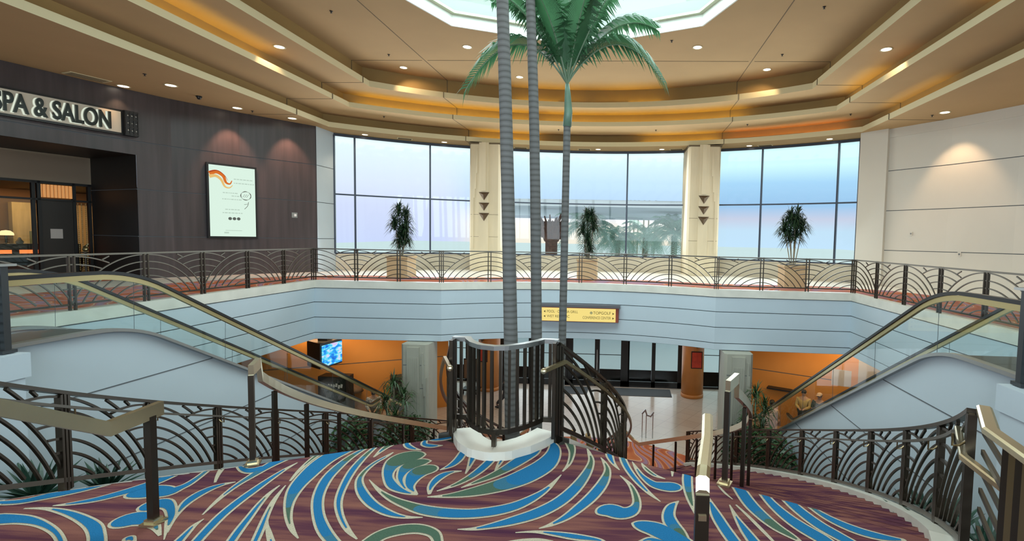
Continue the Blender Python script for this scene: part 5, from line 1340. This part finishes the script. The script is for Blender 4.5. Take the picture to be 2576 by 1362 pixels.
g = thing('lobby_bench', 'low tan bench under the left seated person', 'bench', (-7.8, 18.0, ZL))
MB().box((-7.75, 18.05, ZL+.31), (1.5, .5, .08), rz=.4).build('seat', M['bench'], g)
for dx, dy in ((-.6, -.26), (.6, .22)): MB().box((-7.75+dx, 18.05+dy, ZL+.135), (.08, .4, .27), rz=.4).build('leg', M['darkdoor'], g)
g = thing('lobby_bench', 'low tan bench under the right seated person', 'bench', (7.0, 18.2, ZL))
MB().box((7.0, 18.2, ZL+.31), (1.2, .5, .08), rz=-.4).build('seat', M['bench'], g)
for dx, dy in ((-.45, .2), (.45, -.2)): MB().box((7.0+dx, 18.2+dy, ZL+.135), (.08, .4, .27), rz=-.4).build('leg', M['darkdoor'], g)
# slim free-standing rail ends on the tile beyond the stair foot
g = thing('rail_end', 'small twin-post steel rail on the tile floor beyond the stair foot', 'handrail', (2.4, 17.6, ZL))
for x in (2.28, 2.42, 2.66): MB().box((x, 17.6, ZL+.44), (.03, .03, .88)).build('post', M['steel'], g)
MB().sweep([(2.26, 17.6, ZL+.88), (2.38, 17.6, ZL+1.02), (2.44, 17.6, ZL+.84), (2.58, 17.6, ZL+.80), (2.68, 17.6, ZL+.95)], .05, .05, ref=(0, 1, 0)).build('rail', M['steel'], g)
# lamps of the lower lobby
for x in (-8.6, 8.6): area('lobby_lamp', (x, 17.6, ZS-.02), (x*.98, 18.6, ZL), 4.5, 1.6, 105 if x < 0 else 80, (1, .70, .38))
area('lobby_lamp', (0, 20.6, ZS-.02), (0, 20.4, ZL), 8, 2.4, 40, (1, .82, .62))

# ------------------------------------------------------------------ people
def skin(name, nodes, edges, mat_, parent, sub=1):
    """nodes {key: (x, y, z, r)}; one continuous skinned surface rooted at the first node"""
    ks = list(nodes); me = bpy.data.meshes.new(name)
    me.from_pydata([nodes[k][:3] for k in ks], [(ks.index(a), ks.index(b)) for a, b in edges], []); me.materials.append(mat_)
    o = bpy.data.objects.new(name, me); COL.objects.link(o); o.parent = parent
    md = o.modifiers.new('skin', 'SKIN'); md.use_smooth_shade = True
    me.skin_vertices.new() if not me.skin_vertices else None
    for i, k in enumerate(ks):
        r = nodes[k][3]; me.skin_vertices[0].data[i].radius = (r, r) if not isinstance(r, tuple) else r
    me.skin_vertices[0].data[0].use_root = True
    sd = o.modifiers.new('sub', 'SUBSURF'); sd.levels = sub; sd.render_levels = sub
    return o
def person(label, loc, rz, pose, skinm, shirt, trousers, hairm, hair='short', cap=None, mask=False, sleeve=True):
    g = thing('person', label, 'person', (0, 0, 0))
    if pose == 'sit':
        hip, kz, fy = .50, .50, .46
        J = dict(pel=(0, 0, .50, .14), ch=(0, .02, .80, .15), sh=(0, .03, 1.0, .10), nk=(0, .05, 1.10, .055), hd=(0, .07, 1.21, .085), top=(0, .07, 1.30, .075),
                 hl=(-.10, .02, .50, .10), kl=(-.13, .44, .50, .075), al=(-.13, .46, .10, .05), tl=(-.13, .62, .05, .04), hr=(.10, .02, .50, .10), kr=(.13, .44, .50, .075), ar=(.13, .46, .10, .05), tr=(.13, .62, .05, .04),
                 sl=(-.19, .03, .98, .065), el=(-.24, .10, .72, .048), wl=(-.12, .32, .62, .036), sr=(.19, .03, .98, .065), er=(.24, .10, .72, .048), wr=(.12, .32, .62, .036))
    else:
        J = dict(pel=(0, 0, .95, .14), ch=(0, .02, 1.22, .15), sh=(0, .0, 1.43, .10), nk=(0, .01, 1.52, .055), hd=(0, .03, 1.63, .085), top=(0, .03, 1.73, .075),
                 hl=(-.09, 0, .92, .10), kl=(-.09, .18, .52, .07), al=(-.09, .10, .10, .045), tl=(-.09, .25, .04, .04), hr=(.09, 0, .92, .10), kr=(.09, -.06, .52, .07), ar=(.09, -.38, .18, .045), tr=(.09, -.30, .05, .04),
                 sl=(-.19, 0, 1.41, .065), el=(-.24, -.08, 1.14, .048), wl=(-.22, .06, .90, .036), sr=(.19, 0, 1.41, .065), er=(.24, .06, 1.14, .048), wr=(.21, .22, .98, .036))
        if pose == 'stand':
            for k, v in dict(kl=(-.09, .03, .5, .07), al=(-.09, 0, .1, .045), tl=(-.09, .14, .04, .04), kr=(.09, .03, .5, .07), ar=(.09, 0, .1, .045), tr=(.09, .14, .04, .04), el=(-.24, .06, 1.15, .048), wl=(-.10, .28, 1.12, .036), er=(.24, .06, 1.15, .048), wr=(.10, .28, 1.12, .036)).items(): J[k] = v
    for s_ in ('l', 'r'):       # hands: palm with five bent fingers
        w = Vector(J['w'+s_][:3]); e_ = Vector(J['e'+s_][:3]); d = (w-e_).normalized(); sd = d.cross(Vector((0, 0, 1))).normalized()
        pm = w+d*.06; J['p'+s_] = (*pm, .030)
        for f in range(4):
            b_ = pm+d*.035+sd*(.024-.016*f); J['f%d%s' % (f, s_)] = (*b_, .009); c = b_+d*(.035+.006*(f in (1, 2)))+Vector((0, 0, -.02)); J['g%d%s' % (f, s_)] = (*c, .008)
        tb_ = pm-d*.01+sd*.035*(1 if s_ == 'l' else -1); J['q'+s_] = (*tb_, .010); J['r'+s_] = (*(tb_+d*.035+Vector((0, 0, -.01))), .009)
    E_ = [('pel', 'ch'), ('ch', 'sh'), ('sh', 'nk'), ('nk', 'hd'), ('hd', 'top')]
    for s_ in ('l', 'r'):
        E_ += [('pel', 'h'+s_), ('h'+s_, 'k'+s_), ('k'+s_, 'a'+s_), ('a'+s_, 't'+s_), ('sh', 's'+s_), ('s'+s_, 'e'+s_), ('e'+s_, 'w'+s_), ('w'+s_, 'p'+s_), ('p'+s_, 'q'+s_), ('q'+s_, 'r'+s_)]
        for f in range(4): E_ += [('p'+s_, 'f%d%s' % (f, s_)), ('f%d%s' % (f, s_), 'g%d%s' % (f, s_))]
    skin('body', J, E_, skinm, g)
    up_ = {k: (*J[k][:3], J[k][3]+.022) for k in ('pel', 'ch', 'sh', 'sl', 'el', 'sr', 'er')}
    if sleeve:
        for s_ in ('l', 'r'): up_['w'+s_] = (*J['w'+s_][:3], J['w'+s_][3]+.012)
    es = [('pel', 'ch'), ('ch', 'sh'), ('sh', 'sl'), ('sl', 'el'), ('sh', 'sr'), ('sr', 'er')]+([('el', 'wl'), ('er', 'wr')] if sleeve else [])
    skin('shirt', up_, es, shirt, g)
    lo = {k: (*J[k][:3], J[k][3]+.02) for k in ('pel', 'hl', 'kl', 'al', 'hr', 'kr', 'ar')}
    skin('trousers', lo, [('pel', 'hl'), ('hl', 'kl'), ('kl', 'al'), ('pel', 'hr'), ('hr', 'kr'), ('kr', 'ar')], trousers, g)
    h = Vector(J['hd'][:3]); mb = MB()
    mb.ball((h.x, h.y-.02, h.z+.05), (.092, .10, .09), 14, 10)
    if hair == 'bun': mb.ball((h.x, h.y-.12, h.z+.07), (.07, .07, .07), 10, 8); mb.ball((h.x, h.y-.06, h.z-.02), (.085, .06, .10), 10, 8)
    part(mb, 'hair', hairm, g, True)
    mb = MB(); mb.ball((h.x, h.y+.095, h.z-.005), (.014, .02, .022), 8, 6)
    for s_ in (-1, 1): mb.ball((h.x+s_*.088, h.y, h.z), (.014, .024, .034), 8, 6)
    part(mb, 'nose_and_ears', skinm, g, True)
    mb = MB()
    for s_ in (-1, 1): mb.ball((h.x+s_*.034, h.y+.082, h.z+.02), (.013, .008, .008), 8, 6)
    part(mb, 'eyes', M['rubber'], g, True)
    mb = MB(); mb.box((h.x, h.y+.082, h.z-.045), (.05, .012, .010)); part(mb, 'mouth', M['lips'], g)
    for s_ in ('l', 'r'):
        t = Vector(J['t'+s_][:3]); a = Vector(J['a'+s_][:3]); mb = MB(); c = (t+a)/2; mb.ball((c.x, c.y+.02, t.z+.005), (.052, .14, .055), 10, 8); part(mb, 'shoe', M['rubber'], g, True)
    if cap:
        mb = MB(); mb.ball((h.x, h.y, h.z+.075), (.098, .105, .075), 14, 8); mb.box((h.x, h.y+.13, h.z+.065), (.15, .10, .012)); part(mb, 'cap', cap, g, True)
    if mask:
        mb = MB(); mb.ball((h.x, h.y+.06, h.z-.035), (.07, .052, .05), 12, 8); part(mb, 'face_mask', M['maskgrey'], g, True)
    g.location = loc; g.rotation_euler = (0, 0, rz); return g
sk1, sk2 = M['skin_a'], M['skin_b']
person('seated person in grey patterned shirt wearing a face mask by the left orange wall', (-7.85, 18.02, ZL), radians(200), 'sit', sk1, M['sh_grey'], M['tr_dark'], M['hair_d'], cap=M['capred'], mask=True)
person('walking person in dark clothes half hidden behind the left palm trunk', (-3.35, 20.3, ZL), radians(-80), 'walk', sk2, M['tr_dark'], M['tr_dark'], M['hair_d'], sleeve=False)
person('seated person with dark hair bun and tan top seen from behind on the right', (7.05, 18.25, ZL), radians(-35), 'sit', sk1, M['sh_tan'], M['tr_pink'], M['hair_d'], hair='bun')
person('standing person in dark vest and yellow sleeves behind the right escalator', (8.22, 18.3, ZL), radians(150), 'stand', sk1, M['sh_yel'], M['tr_dark'], M['hair_d'], sleeve=True)
person('standing person in pale cap and dark green shirt behind the right escalator', (8.66, 17.95, ZL), radians(140), 'stand', sk1, M['sh_green'], M['tr_dark'], M['hair_d'], cap=M['cappale'], sleeve=False)
# ------------------------------------------------------------------ plume pattern woven into the landing carpet
# every plume: spine points (x, y, half width) on the landing and the stretches that are green instead of blue
PLUMES = [
 ([(-3.652,3.747,0.097),(-3.522,3.758,0.086),(-3.382,3.761,0.066),(-3.188,3.721,0.045),(-2.958,3.629,0.034),(-2.748,3.502,0.031),(-2.574,3.365,0.029)], []),
 ([(-3.592,3.921,0.009),(-3.416,3.935,0.022),(-3.199,3.899,0.039),(-2.964,3.824,0.05),(-2.741,3.723,0.058),(-2.576,3.604,0.057),(-2.435,3.475,0.061),(-2.315,3.354,0.053)], []),
 ([(-3.943,3.981,0.041),(-3.751,4.019,0.054),(-3.624,4.124,0.076),(-3.492,4.246,0.087),(-3.379,4.386,0.09),(-3.272,4.533,0.085),(-3.172,4.672,0.071),(-3.025,4.792,0.052),(-2.909,4.876,0.02)], []),
 ([(-3.403,3.981,0.008),(-3.284,4.024,0.033),(-3.147,4.105,0.055),(-3.052,4.209,0.068),(-2.979,4.316,0.075),(-2.926,4.439,0.073),(-2.896,4.58,0.064),(-2.878,4.729,0.055),(-2.861,4.839,0.041),(-2.839,4.914,0.018)], []),
 ([(-2.892,4.181,0.014),(-2.888,4.241,0.101),(-2.814,4.272,0.131),(-2.723,4.287,0.114),(-2.639,4.277,0.093),(-2.607,4.348,0.065),(-2.587,4.428,0.05),(-2.601,4.549,0.04),(-2.637,4.705,0.034),(-2.681,4.871,0.026)], [(0.8,1)]),
 ([(-2.534,3.759,0.019),(-2.547,3.828,0.127),(-2.468,3.844,0.105),(-2.353,3.813,0.065),(-2.226,3.745,0.034),(-2.092,3.643,0.011)], [(0.75,1)]),
 ([(-2.542,3.964,0.018),(-2.566,4.05,0.103),(-2.516,4.089,0.089),(-2.395,4.042,0.054),(-2.263,3.923,0.042),(-2.173,3.808,0.031),(-2.094,3.698,0.013),(-2.011,3.595,0.004)], [(0.7,0.9)]),
 ([(-2.264,3.531,0.012),(-2.297,3.594,0.039),(-2.192,3.537,0.012)], []),
 ([(-2.071,3.689,0.004),(-2.199,3.891,0.014),(-2.289,4.057,0.039),(-2.328,4.204,0.057),(-2.318,4.351,0.055),(-2.261,4.454,0.033),(-2.178,4.514,0.009)], [(0.12,0.3)]),
 ([(-2.153,4.812,0.058),(-2.189,4.756,0.073),(-2.297,4.766,0.046),(-2.449,4.876,0.026),(-2.52,4.974,0.02),(-2.555,5.068,0.009)], []),
 ([(-2.364,4.489,0.01),(-2.456,4.631,0.019),(-2.55,4.816,0.03),(-2.596,4.967,0.029),(-2.604,5.057,0.012)], [(0,1)]),
 ([(-2.013,3.951,0.007),(-2.077,4.186,0.021),(-2.116,4.438,0.034),(-2.115,4.661,0.05),(-2.108,4.856,0.067),(-2.072,5.051,0.083),(-2.01,5.224,0.086),(-1.935,5.369,0.07),(-1.894,5.443,0.029)], [(0.3,0.4)]),
 ([(-1.728,3.543,0.047),(-1.793,3.752,0.049),(-1.848,3.965,0.052),(-1.877,4.178,0.053),(-1.888,4.388,0.051),(-1.894,4.589,0.042),(-1.889,4.793,0.028),(-1.865,4.963,0.008)], []),
 ([(-2.193,5.004,0.011),(-2.18,5.133,0.029),(-2.143,5.27,0.034),(-2.089,5.367,0.011)], [(0,1)]),
 ([(-1.463,3.564,0.042),(-1.533,3.753,0.042),(-1.593,3.94,0.038),(-1.66,4.146,0.031),(-1.706,4.335,0.021),(-1.716,4.487,0.008)], [(0.6,1)]),
 ([(-1.274,3.579,0.033),(-1.373,3.786,0.034),(-1.499,4.039,0.027),(-1.589,4.253,0.021),(-1.661,4.492,0.006)], [(0.45,1)]),
 ([(-1.129,3.59,0.028),(-1.279,3.753,0.021),(-1.379,3.87,0.01),(-1.483,4.018,0.005)], [(0.4,1)]),
 ([(-0.995,3.696,0.006),(-1.12,3.806,0.021),(-1.264,3.967,0.03),(-1.414,4.192,0.047),(-1.528,4.447,0.077),(-1.585,4.708,0.1),(-1.618,5.003,0.113),(-1.585,5.245,0.121),(-1.508,5.438,0.112),(-1.385,5.601,0.051)], [(0.05,0.36)]),
 ([(-1.677,4.578,0.011),(-1.732,4.791,0.021),(-1.768,5.061,0.03),(-1.757,5.306,0.04),(-1.681,5.496,0.023)], [(0.3,0.8)]),
 ([(-0.577,3.578,0.045),(-0.83,3.789,0.056),(-1.043,4.031,0.052),(-1.222,4.31,0.055),(-1.34,4.608,0.061),(-1.384,4.854,0.061),(-1.392,5.113,0.049),(-1.359,5.324,0.033),(-1.306,5.449,0.009)], [(0.64,0.85),(0,0.08)]),
 ([(-0.53,3.723,0.007),(-0.677,3.842,0.025),(-0.859,4.046,0.031),(-1.009,4.276,0.037),(-1.123,4.567,0.043),(-1.206,4.87,0.047),(-1.249,5.181,0.041),(-1.256,5.454,0.027),(-1.241,5.615,0.01)], [(0.68,0.86)]),
 ([(-1.869,3.541,0.045),(-1.912,3.678,0.034),(-1.947,3.798,0.023),(-1.949,3.893,0.005)], []),
 ([(-0.139,4.066,0.007),(-0.291,4.058,0.026),(-0.455,4.102,0.046),(-0.666,4.229,0.055),(-0.865,4.421,0.054),(-1.015,4.636,0.04),(-1.065,4.818,0.034),(-1.062,5.019,0.031),(-1.016,5.184,0.026),(-0.989,5.3,0.009)], [(0.52,0.75)]),
 ([(-0.935,4.673,0.004),(-0.743,4.486,0.022),(-0.544,4.341,0.043),(-0.348,4.244,0.062),(-0.157,4.174,0.08),(0.052,4.144,0.087),(0.258,4.154,0.083),(0.451,4.213,0.085),(0.613,4.311,0.077),(0.746,4.464,0.059),(0.854,4.652,0.034),(0.946,4.938,0.006)], [(0,0.4)]),
 ([(-0.341,4.433,0.011),(-0.477,4.468,0.039),(-0.638,4.566,0.062),(-0.778,4.748,0.057),(-0.846,4.953,0.088),(-0.825,5.129,0.146),(-0.752,5.22,0.143),(-0.648,5.267,0.046)], [(0.58,1)]),
 ([(-0.346,4.435,0.009),(-0.481,4.509,0.024),(-0.613,4.671,0.036),(-0.668,4.821,0.059),(-0.669,4.979,0.098),(-0.601,5.078,0.098),(-0.506,5.122,0.025)], [(0.6,1)]),
 ([(-0.355,4.442,0.014),(-0.471,4.566,0.048),(-0.518,4.725,0.086),(-0.511,4.867,0.121),(-0.453,4.931,0.115),(-0.366,4.932,0.025)], [(0.62,1)]),
 ([(-0.24,4.46,0.017),(-0.275,4.583,0.037),(-0.276,4.716,0.052),(-0.243,4.827,0.054),(-0.177,4.897,0.032),(-0.087,4.927,0.01)], [(0.75,1)]),
 ([(-0.321,4.933,0.009),(-0.244,5.041,0.046),(-0.214,5.185,0.056),(-0.219,5.371,0.054)], []),
 ([(-0.032,4.877,0.008),(-0.046,5.041,0.025),(-0.07,5.234,0.044),(-0.079,5.327,0.052)], [(0,0.4)]),
 ([(-0.189,4.511,0.008),(-0.067,4.63,0.032),(0.028,4.788,0.049),(0.093,4.97,0.058),(0.133,5.162,0.059),(0.149,5.31,0.049)], [(0,0.5)]),
 ([(0.249,4.967,0.007),(0.253,5.103,0.025),(0.256,5.301,0.04)], [(0,0.5)]),
 ([(0.018,4.594,0.008),(0.138,4.722,0.038),(0.249,4.854,0.058),(0.358,5.027,0.076),(0.456,5.228,0.091),(0.548,5.423,0.087),(0.599,5.555,0.045)], [(0,0.55)]),
 ([(-0.236,4.399,0.008),(-0.055,4.436,0.04),(0.119,4.505,0.082),(0.289,4.603,0.115),(0.459,4.735,0.139),(0.602,4.901,0.15),(0.731,5.129,0.139),(0.787,5.388,0.101),(0.775,5.604,0.07),(0.714,5.759,0.034)], [(0,0.46)]),
 ([(-0.706,5.385,0.009),(-0.845,5.431,0.044),(-0.948,5.545,0.042),(-0.944,5.696,0.043),(-0.903,5.767,0.016)], []),
 ([(-0.524,5.531,0.012),(-0.635,5.504,0.052),(-0.738,5.544,0.044),(-0.771,5.669,0.029),(-0.763,5.781,0.008)], []),
 ([(-0.711,5.696,0.034),(-0.659,5.746,0.112),(-0.565,5.786,0.109),(-0.502,5.761,0.027)], []),
 ([(-0.422,3.627,0.077),(-0.371,3.781,0.081),(-0.254,3.868,0.083),(-0.105,3.896,0.072),(0.039,3.846,0.056),(0.12,3.736,0.044),(0.17,3.619,0.041)], [(0,1)]),
 ([(0.215,3.918,0.006),(0.352,3.935,0.025),(0.508,4.001,0.051),(0.663,4.089,0.073),(0.825,4.208,0.083),(0.982,4.393,0.08),(1.105,4.645,0.074),(1.193,4.954,0.06),(1.232,5.262,0.039),(1.193,5.483,0.022),(1.155,5.619,0.005)], [(0.66,1)]),
 ([(-1.142,5.173,0.012),(-1.134,5.424,0.043),(-1.063,5.641,0.053),(-1.015,5.734,0.019)], [(0.2,1)]),
 ([(0.884,3.984,0.006),(0.98,4.05,0.027),(1.091,4.171,0.048),(1.191,4.335,0.062),(1.296,4.55,0.069),(1.382,4.815,0.063),(1.416,5.071,0.04),(1.377,5.257,0.024),(1.33,5.381,0.005)], [(0.62,1)]),
 ([(0.95,5.013,0.009),(0.997,5.205,0.027),(1.0,5.465,0.04),(0.961,5.663,0.054),(0.914,5.765,0.043)], [(0,1)]),
 ([(1.549,4.979,0.006),(1.646,4.808,0.025),(1.698,4.612,0.038),(1.708,4.428,0.047),(1.653,4.31,0.079),(1.564,4.273,0.105),(1.472,4.309,0.111),(1.413,4.29,0.081),(1.372,4.253,0.03)], [(0,0.42)]),
 ([(1.931,4.498,0.006),(1.829,4.651,0.025),(1.721,4.875,0.038),(1.632,5.124,0.043),(1.576,5.366,0.042),(1.558,5.537,0.025)], [(0.75,1)]),
 ([(2.124,4.784,0.033),(2.067,4.785,0.098),(1.98,4.789,0.093),(1.881,4.828,0.063),(1.783,4.974,0.038),(1.726,5.132,0.026),(1.678,5.31,0.005)], [(0.75,1)]),
 ([(2.01,4.946,0.008),(1.906,5.016,0.029),(1.82,5.158,0.028),(1.777,5.294,0.005)], [(0.3,1)]),
 ([(1.542,5.099,0.006),(1.473,5.248,0.028),(1.427,5.428,0.046),(1.413,5.591,0.041)], []),
 ([(1.667,5.508,0.017),(1.732,5.444,0.064),(1.83,5.416,0.073),(1.921,5.424,0.027)], []),
 ([(2.087,5.007,0.007),(2.105,5.166,0.021),(2.129,5.326,0.032)], [(0,1)]),
 ([(2.227,4.323,0.012),(2.216,4.575,0.04),(2.223,4.828,0.054),(2.254,5.08,0.053),(2.314,5.307,0.026)], [(0,0.45)]),
 ([(2.104,4.526,0.005),(2.027,4.424,0.048),(1.988,4.28,0.062),(2.002,4.144,0.073),(2.057,4.02,0.061),(2.115,3.893,0.025)], [(0.7,1)]),
 ([(1.679,4.118,0.024),(1.754,4.091,0.084),(1.864,4.046,0.112),(1.967,3.961,0.11),(2.065,3.87,0.1)], []),
 ([(1.723,3.862,0.02),(1.807,3.902,0.037),(1.9,3.863,0.053)], []),
 ([(0.702,3.911,0.006),(0.863,3.934,0.019),(1.036,3.917,0.038),(1.197,3.89,0.048),(1.379,3.861,0.033),(1.458,3.828,0.012)], []),
 ([(0.635,3.763,0.014),(0.768,3.802,0.024),(0.906,3.827,0.02),(1.028,3.813,0.01)], [(0,1)]),
 ([(2.389,4.624,0.011),(2.409,4.339,0.054),(2.446,4.1,0.063),(2.5,3.866,0.063)], []),
 ([(2.567,4.498,0.006),(2.582,4.303,0.025),(2.615,4.091,0.049),(2.662,3.869,0.062)], [(0.0,0.3)]),
 ([(2.626,4.503,0.009),(2.687,4.337,0.015),(2.748,4.147,0.018),(2.809,3.949,0.014)], [(0,1)]),
 ([(2.525,4.864,0.007),(2.566,4.713,0.013),(2.616,4.594,0.005)], [(0,1)]),
 ([(2.704,5.086,0.061),(2.725,4.818,0.069),(2.762,4.528,0.075),(2.822,4.323,0.07),(2.897,4.159,0.059),(2.987,4.032,0.039),(3.041,3.946,0.011)], [(0.5,1)]),
 ([(2.883,4.96,0.009),(2.928,4.774,0.045),(2.969,4.545,0.059),(3.034,4.34,0.071),(3.115,4.177,0.081),(3.216,4.028,0.082),(3.273,3.917,0.071)], [(0,0.2)]),
 ([(3.051,4.831,0.015),(3.118,4.7,0.056),(3.183,4.455,0.067),(3.27,4.237,0.072),(3.367,4.084,0.071),(3.462,3.952,0.063)], []),
 ([(3.231,4.704,0.005),(3.3,4.546,0.029),(3.379,4.381,0.049),(3.477,4.253,0.062),(3.602,4.147,0.068),(3.75,4.081,0.058),(3.889,4.056,0.027)], [(0,0.3)]),
]
def plume_pattern():
    bm = bmesh.new()
    def strip_(pts, mi, z):
        vs = []; n = len(pts)-1
        for i, (x, y, nx, ny, w) in enumerate(pts):
            z += .00004; vs.append((bm.verts.new((x+nx*w, y+ny*w, z)), bm.verts.new((x-nx*w, y-ny*w, z))))
            if w > .012:        # rounded joint at every spine point
                a0 = atan2(ny, nx); f = bm.faces.new([bm.verts.new((x+w*cos(a0+2*pi*k/18), y+w*sin(a0+2*pi*k/18), z+.00002)) for k in range(18)])
                f.material_index = mi(i/n) if callable(mi) else mi
        for i in range(n):
            f = bm.faces.new((vs[i][0], vs[i][1], vs[i+1][1], vs[i+1][0])); f.material_index = mi(i/n) if callable(mi) else mi
    for q, (sp_, green) in enumerate(PLUMES):
        n = 36; P = resample3(sp_, n); out = []
        for i in range(n+1):
            a, b = P[max(i-1, 0)], P[min(i+1, n)]; L = math.hypot(b[0]-a[0], b[1]-a[1]) or 1
            out.append((P[i][0], P[i][1], -(b[1]-a[1])/L, (b[0]-a[0])/L, max(.004, P[i][2])))
        dz = .0003*(q % 4)
        strip_(out, 0, ZLAND+.002+dz)
        bw = .021
        inn = [(x, y, nx, ny, w-bw) for x, y, nx, ny, w in out if w > bw+.004]
        # leave a border at blunt ends
        L = 0; keep = []
        idx = [i for i in range(n+1) if out[i][4] > bw+.004]
        def blunt(k): return out[k][4] > .03
        lo = 1 if idx and idx[0] == 0 else 0; hi_ = 1 if idx and idx[-1] == n else 0
        inn = inn[lo:len(inn)-hi_]; idx = idx[lo:len(idx)-hi_]
        if len(inn) < 2: continue
        def colr(t, idx=idx):
            u = (idx[0]+(idx[-1]-idx[0])*t)/n
            for a, b in green:
                if a+.07 <= u <= b-.07 or (a <= .01 and u <= b-.07) or (b >= .99 and u >= a+.07): return 2
                if a-.03 <= u <= b+.03: return 3
            return 1
        strip_(inn, colr, ZLAND+.0055+dz)
    def clip(co, no):
        g_ = bm.verts[:]+bm.edges[:]+bm.faces[:]
        bmesh.ops.bisect_plane(bm, geom=g_, plane_co=co, plane_no=no, clear_outer=True)
    clip((0, 3.30, 0), (0, -1, 0))
    for side in (1, -1):
        a, b = Vector(SP(side, RI, TH0)), Vector(SP(side, RO, TH0)); d = b-a; nn = Vector((-d.y, d.x, 0))*side
        clip(a, nn)
    me = bpy.data.meshes.new('carpet_pattern'); bm.to_mesh(me); bm.free()
    for k in ('yarn_cream', 'yarn_blue', 'yarn_green', 'yarn_teal'): me.materials.append(M[k])
    o = bpy.data.objects.new('carpet_pattern', me); COL.objects.link(o); o.parent = stair
plume_pattern()
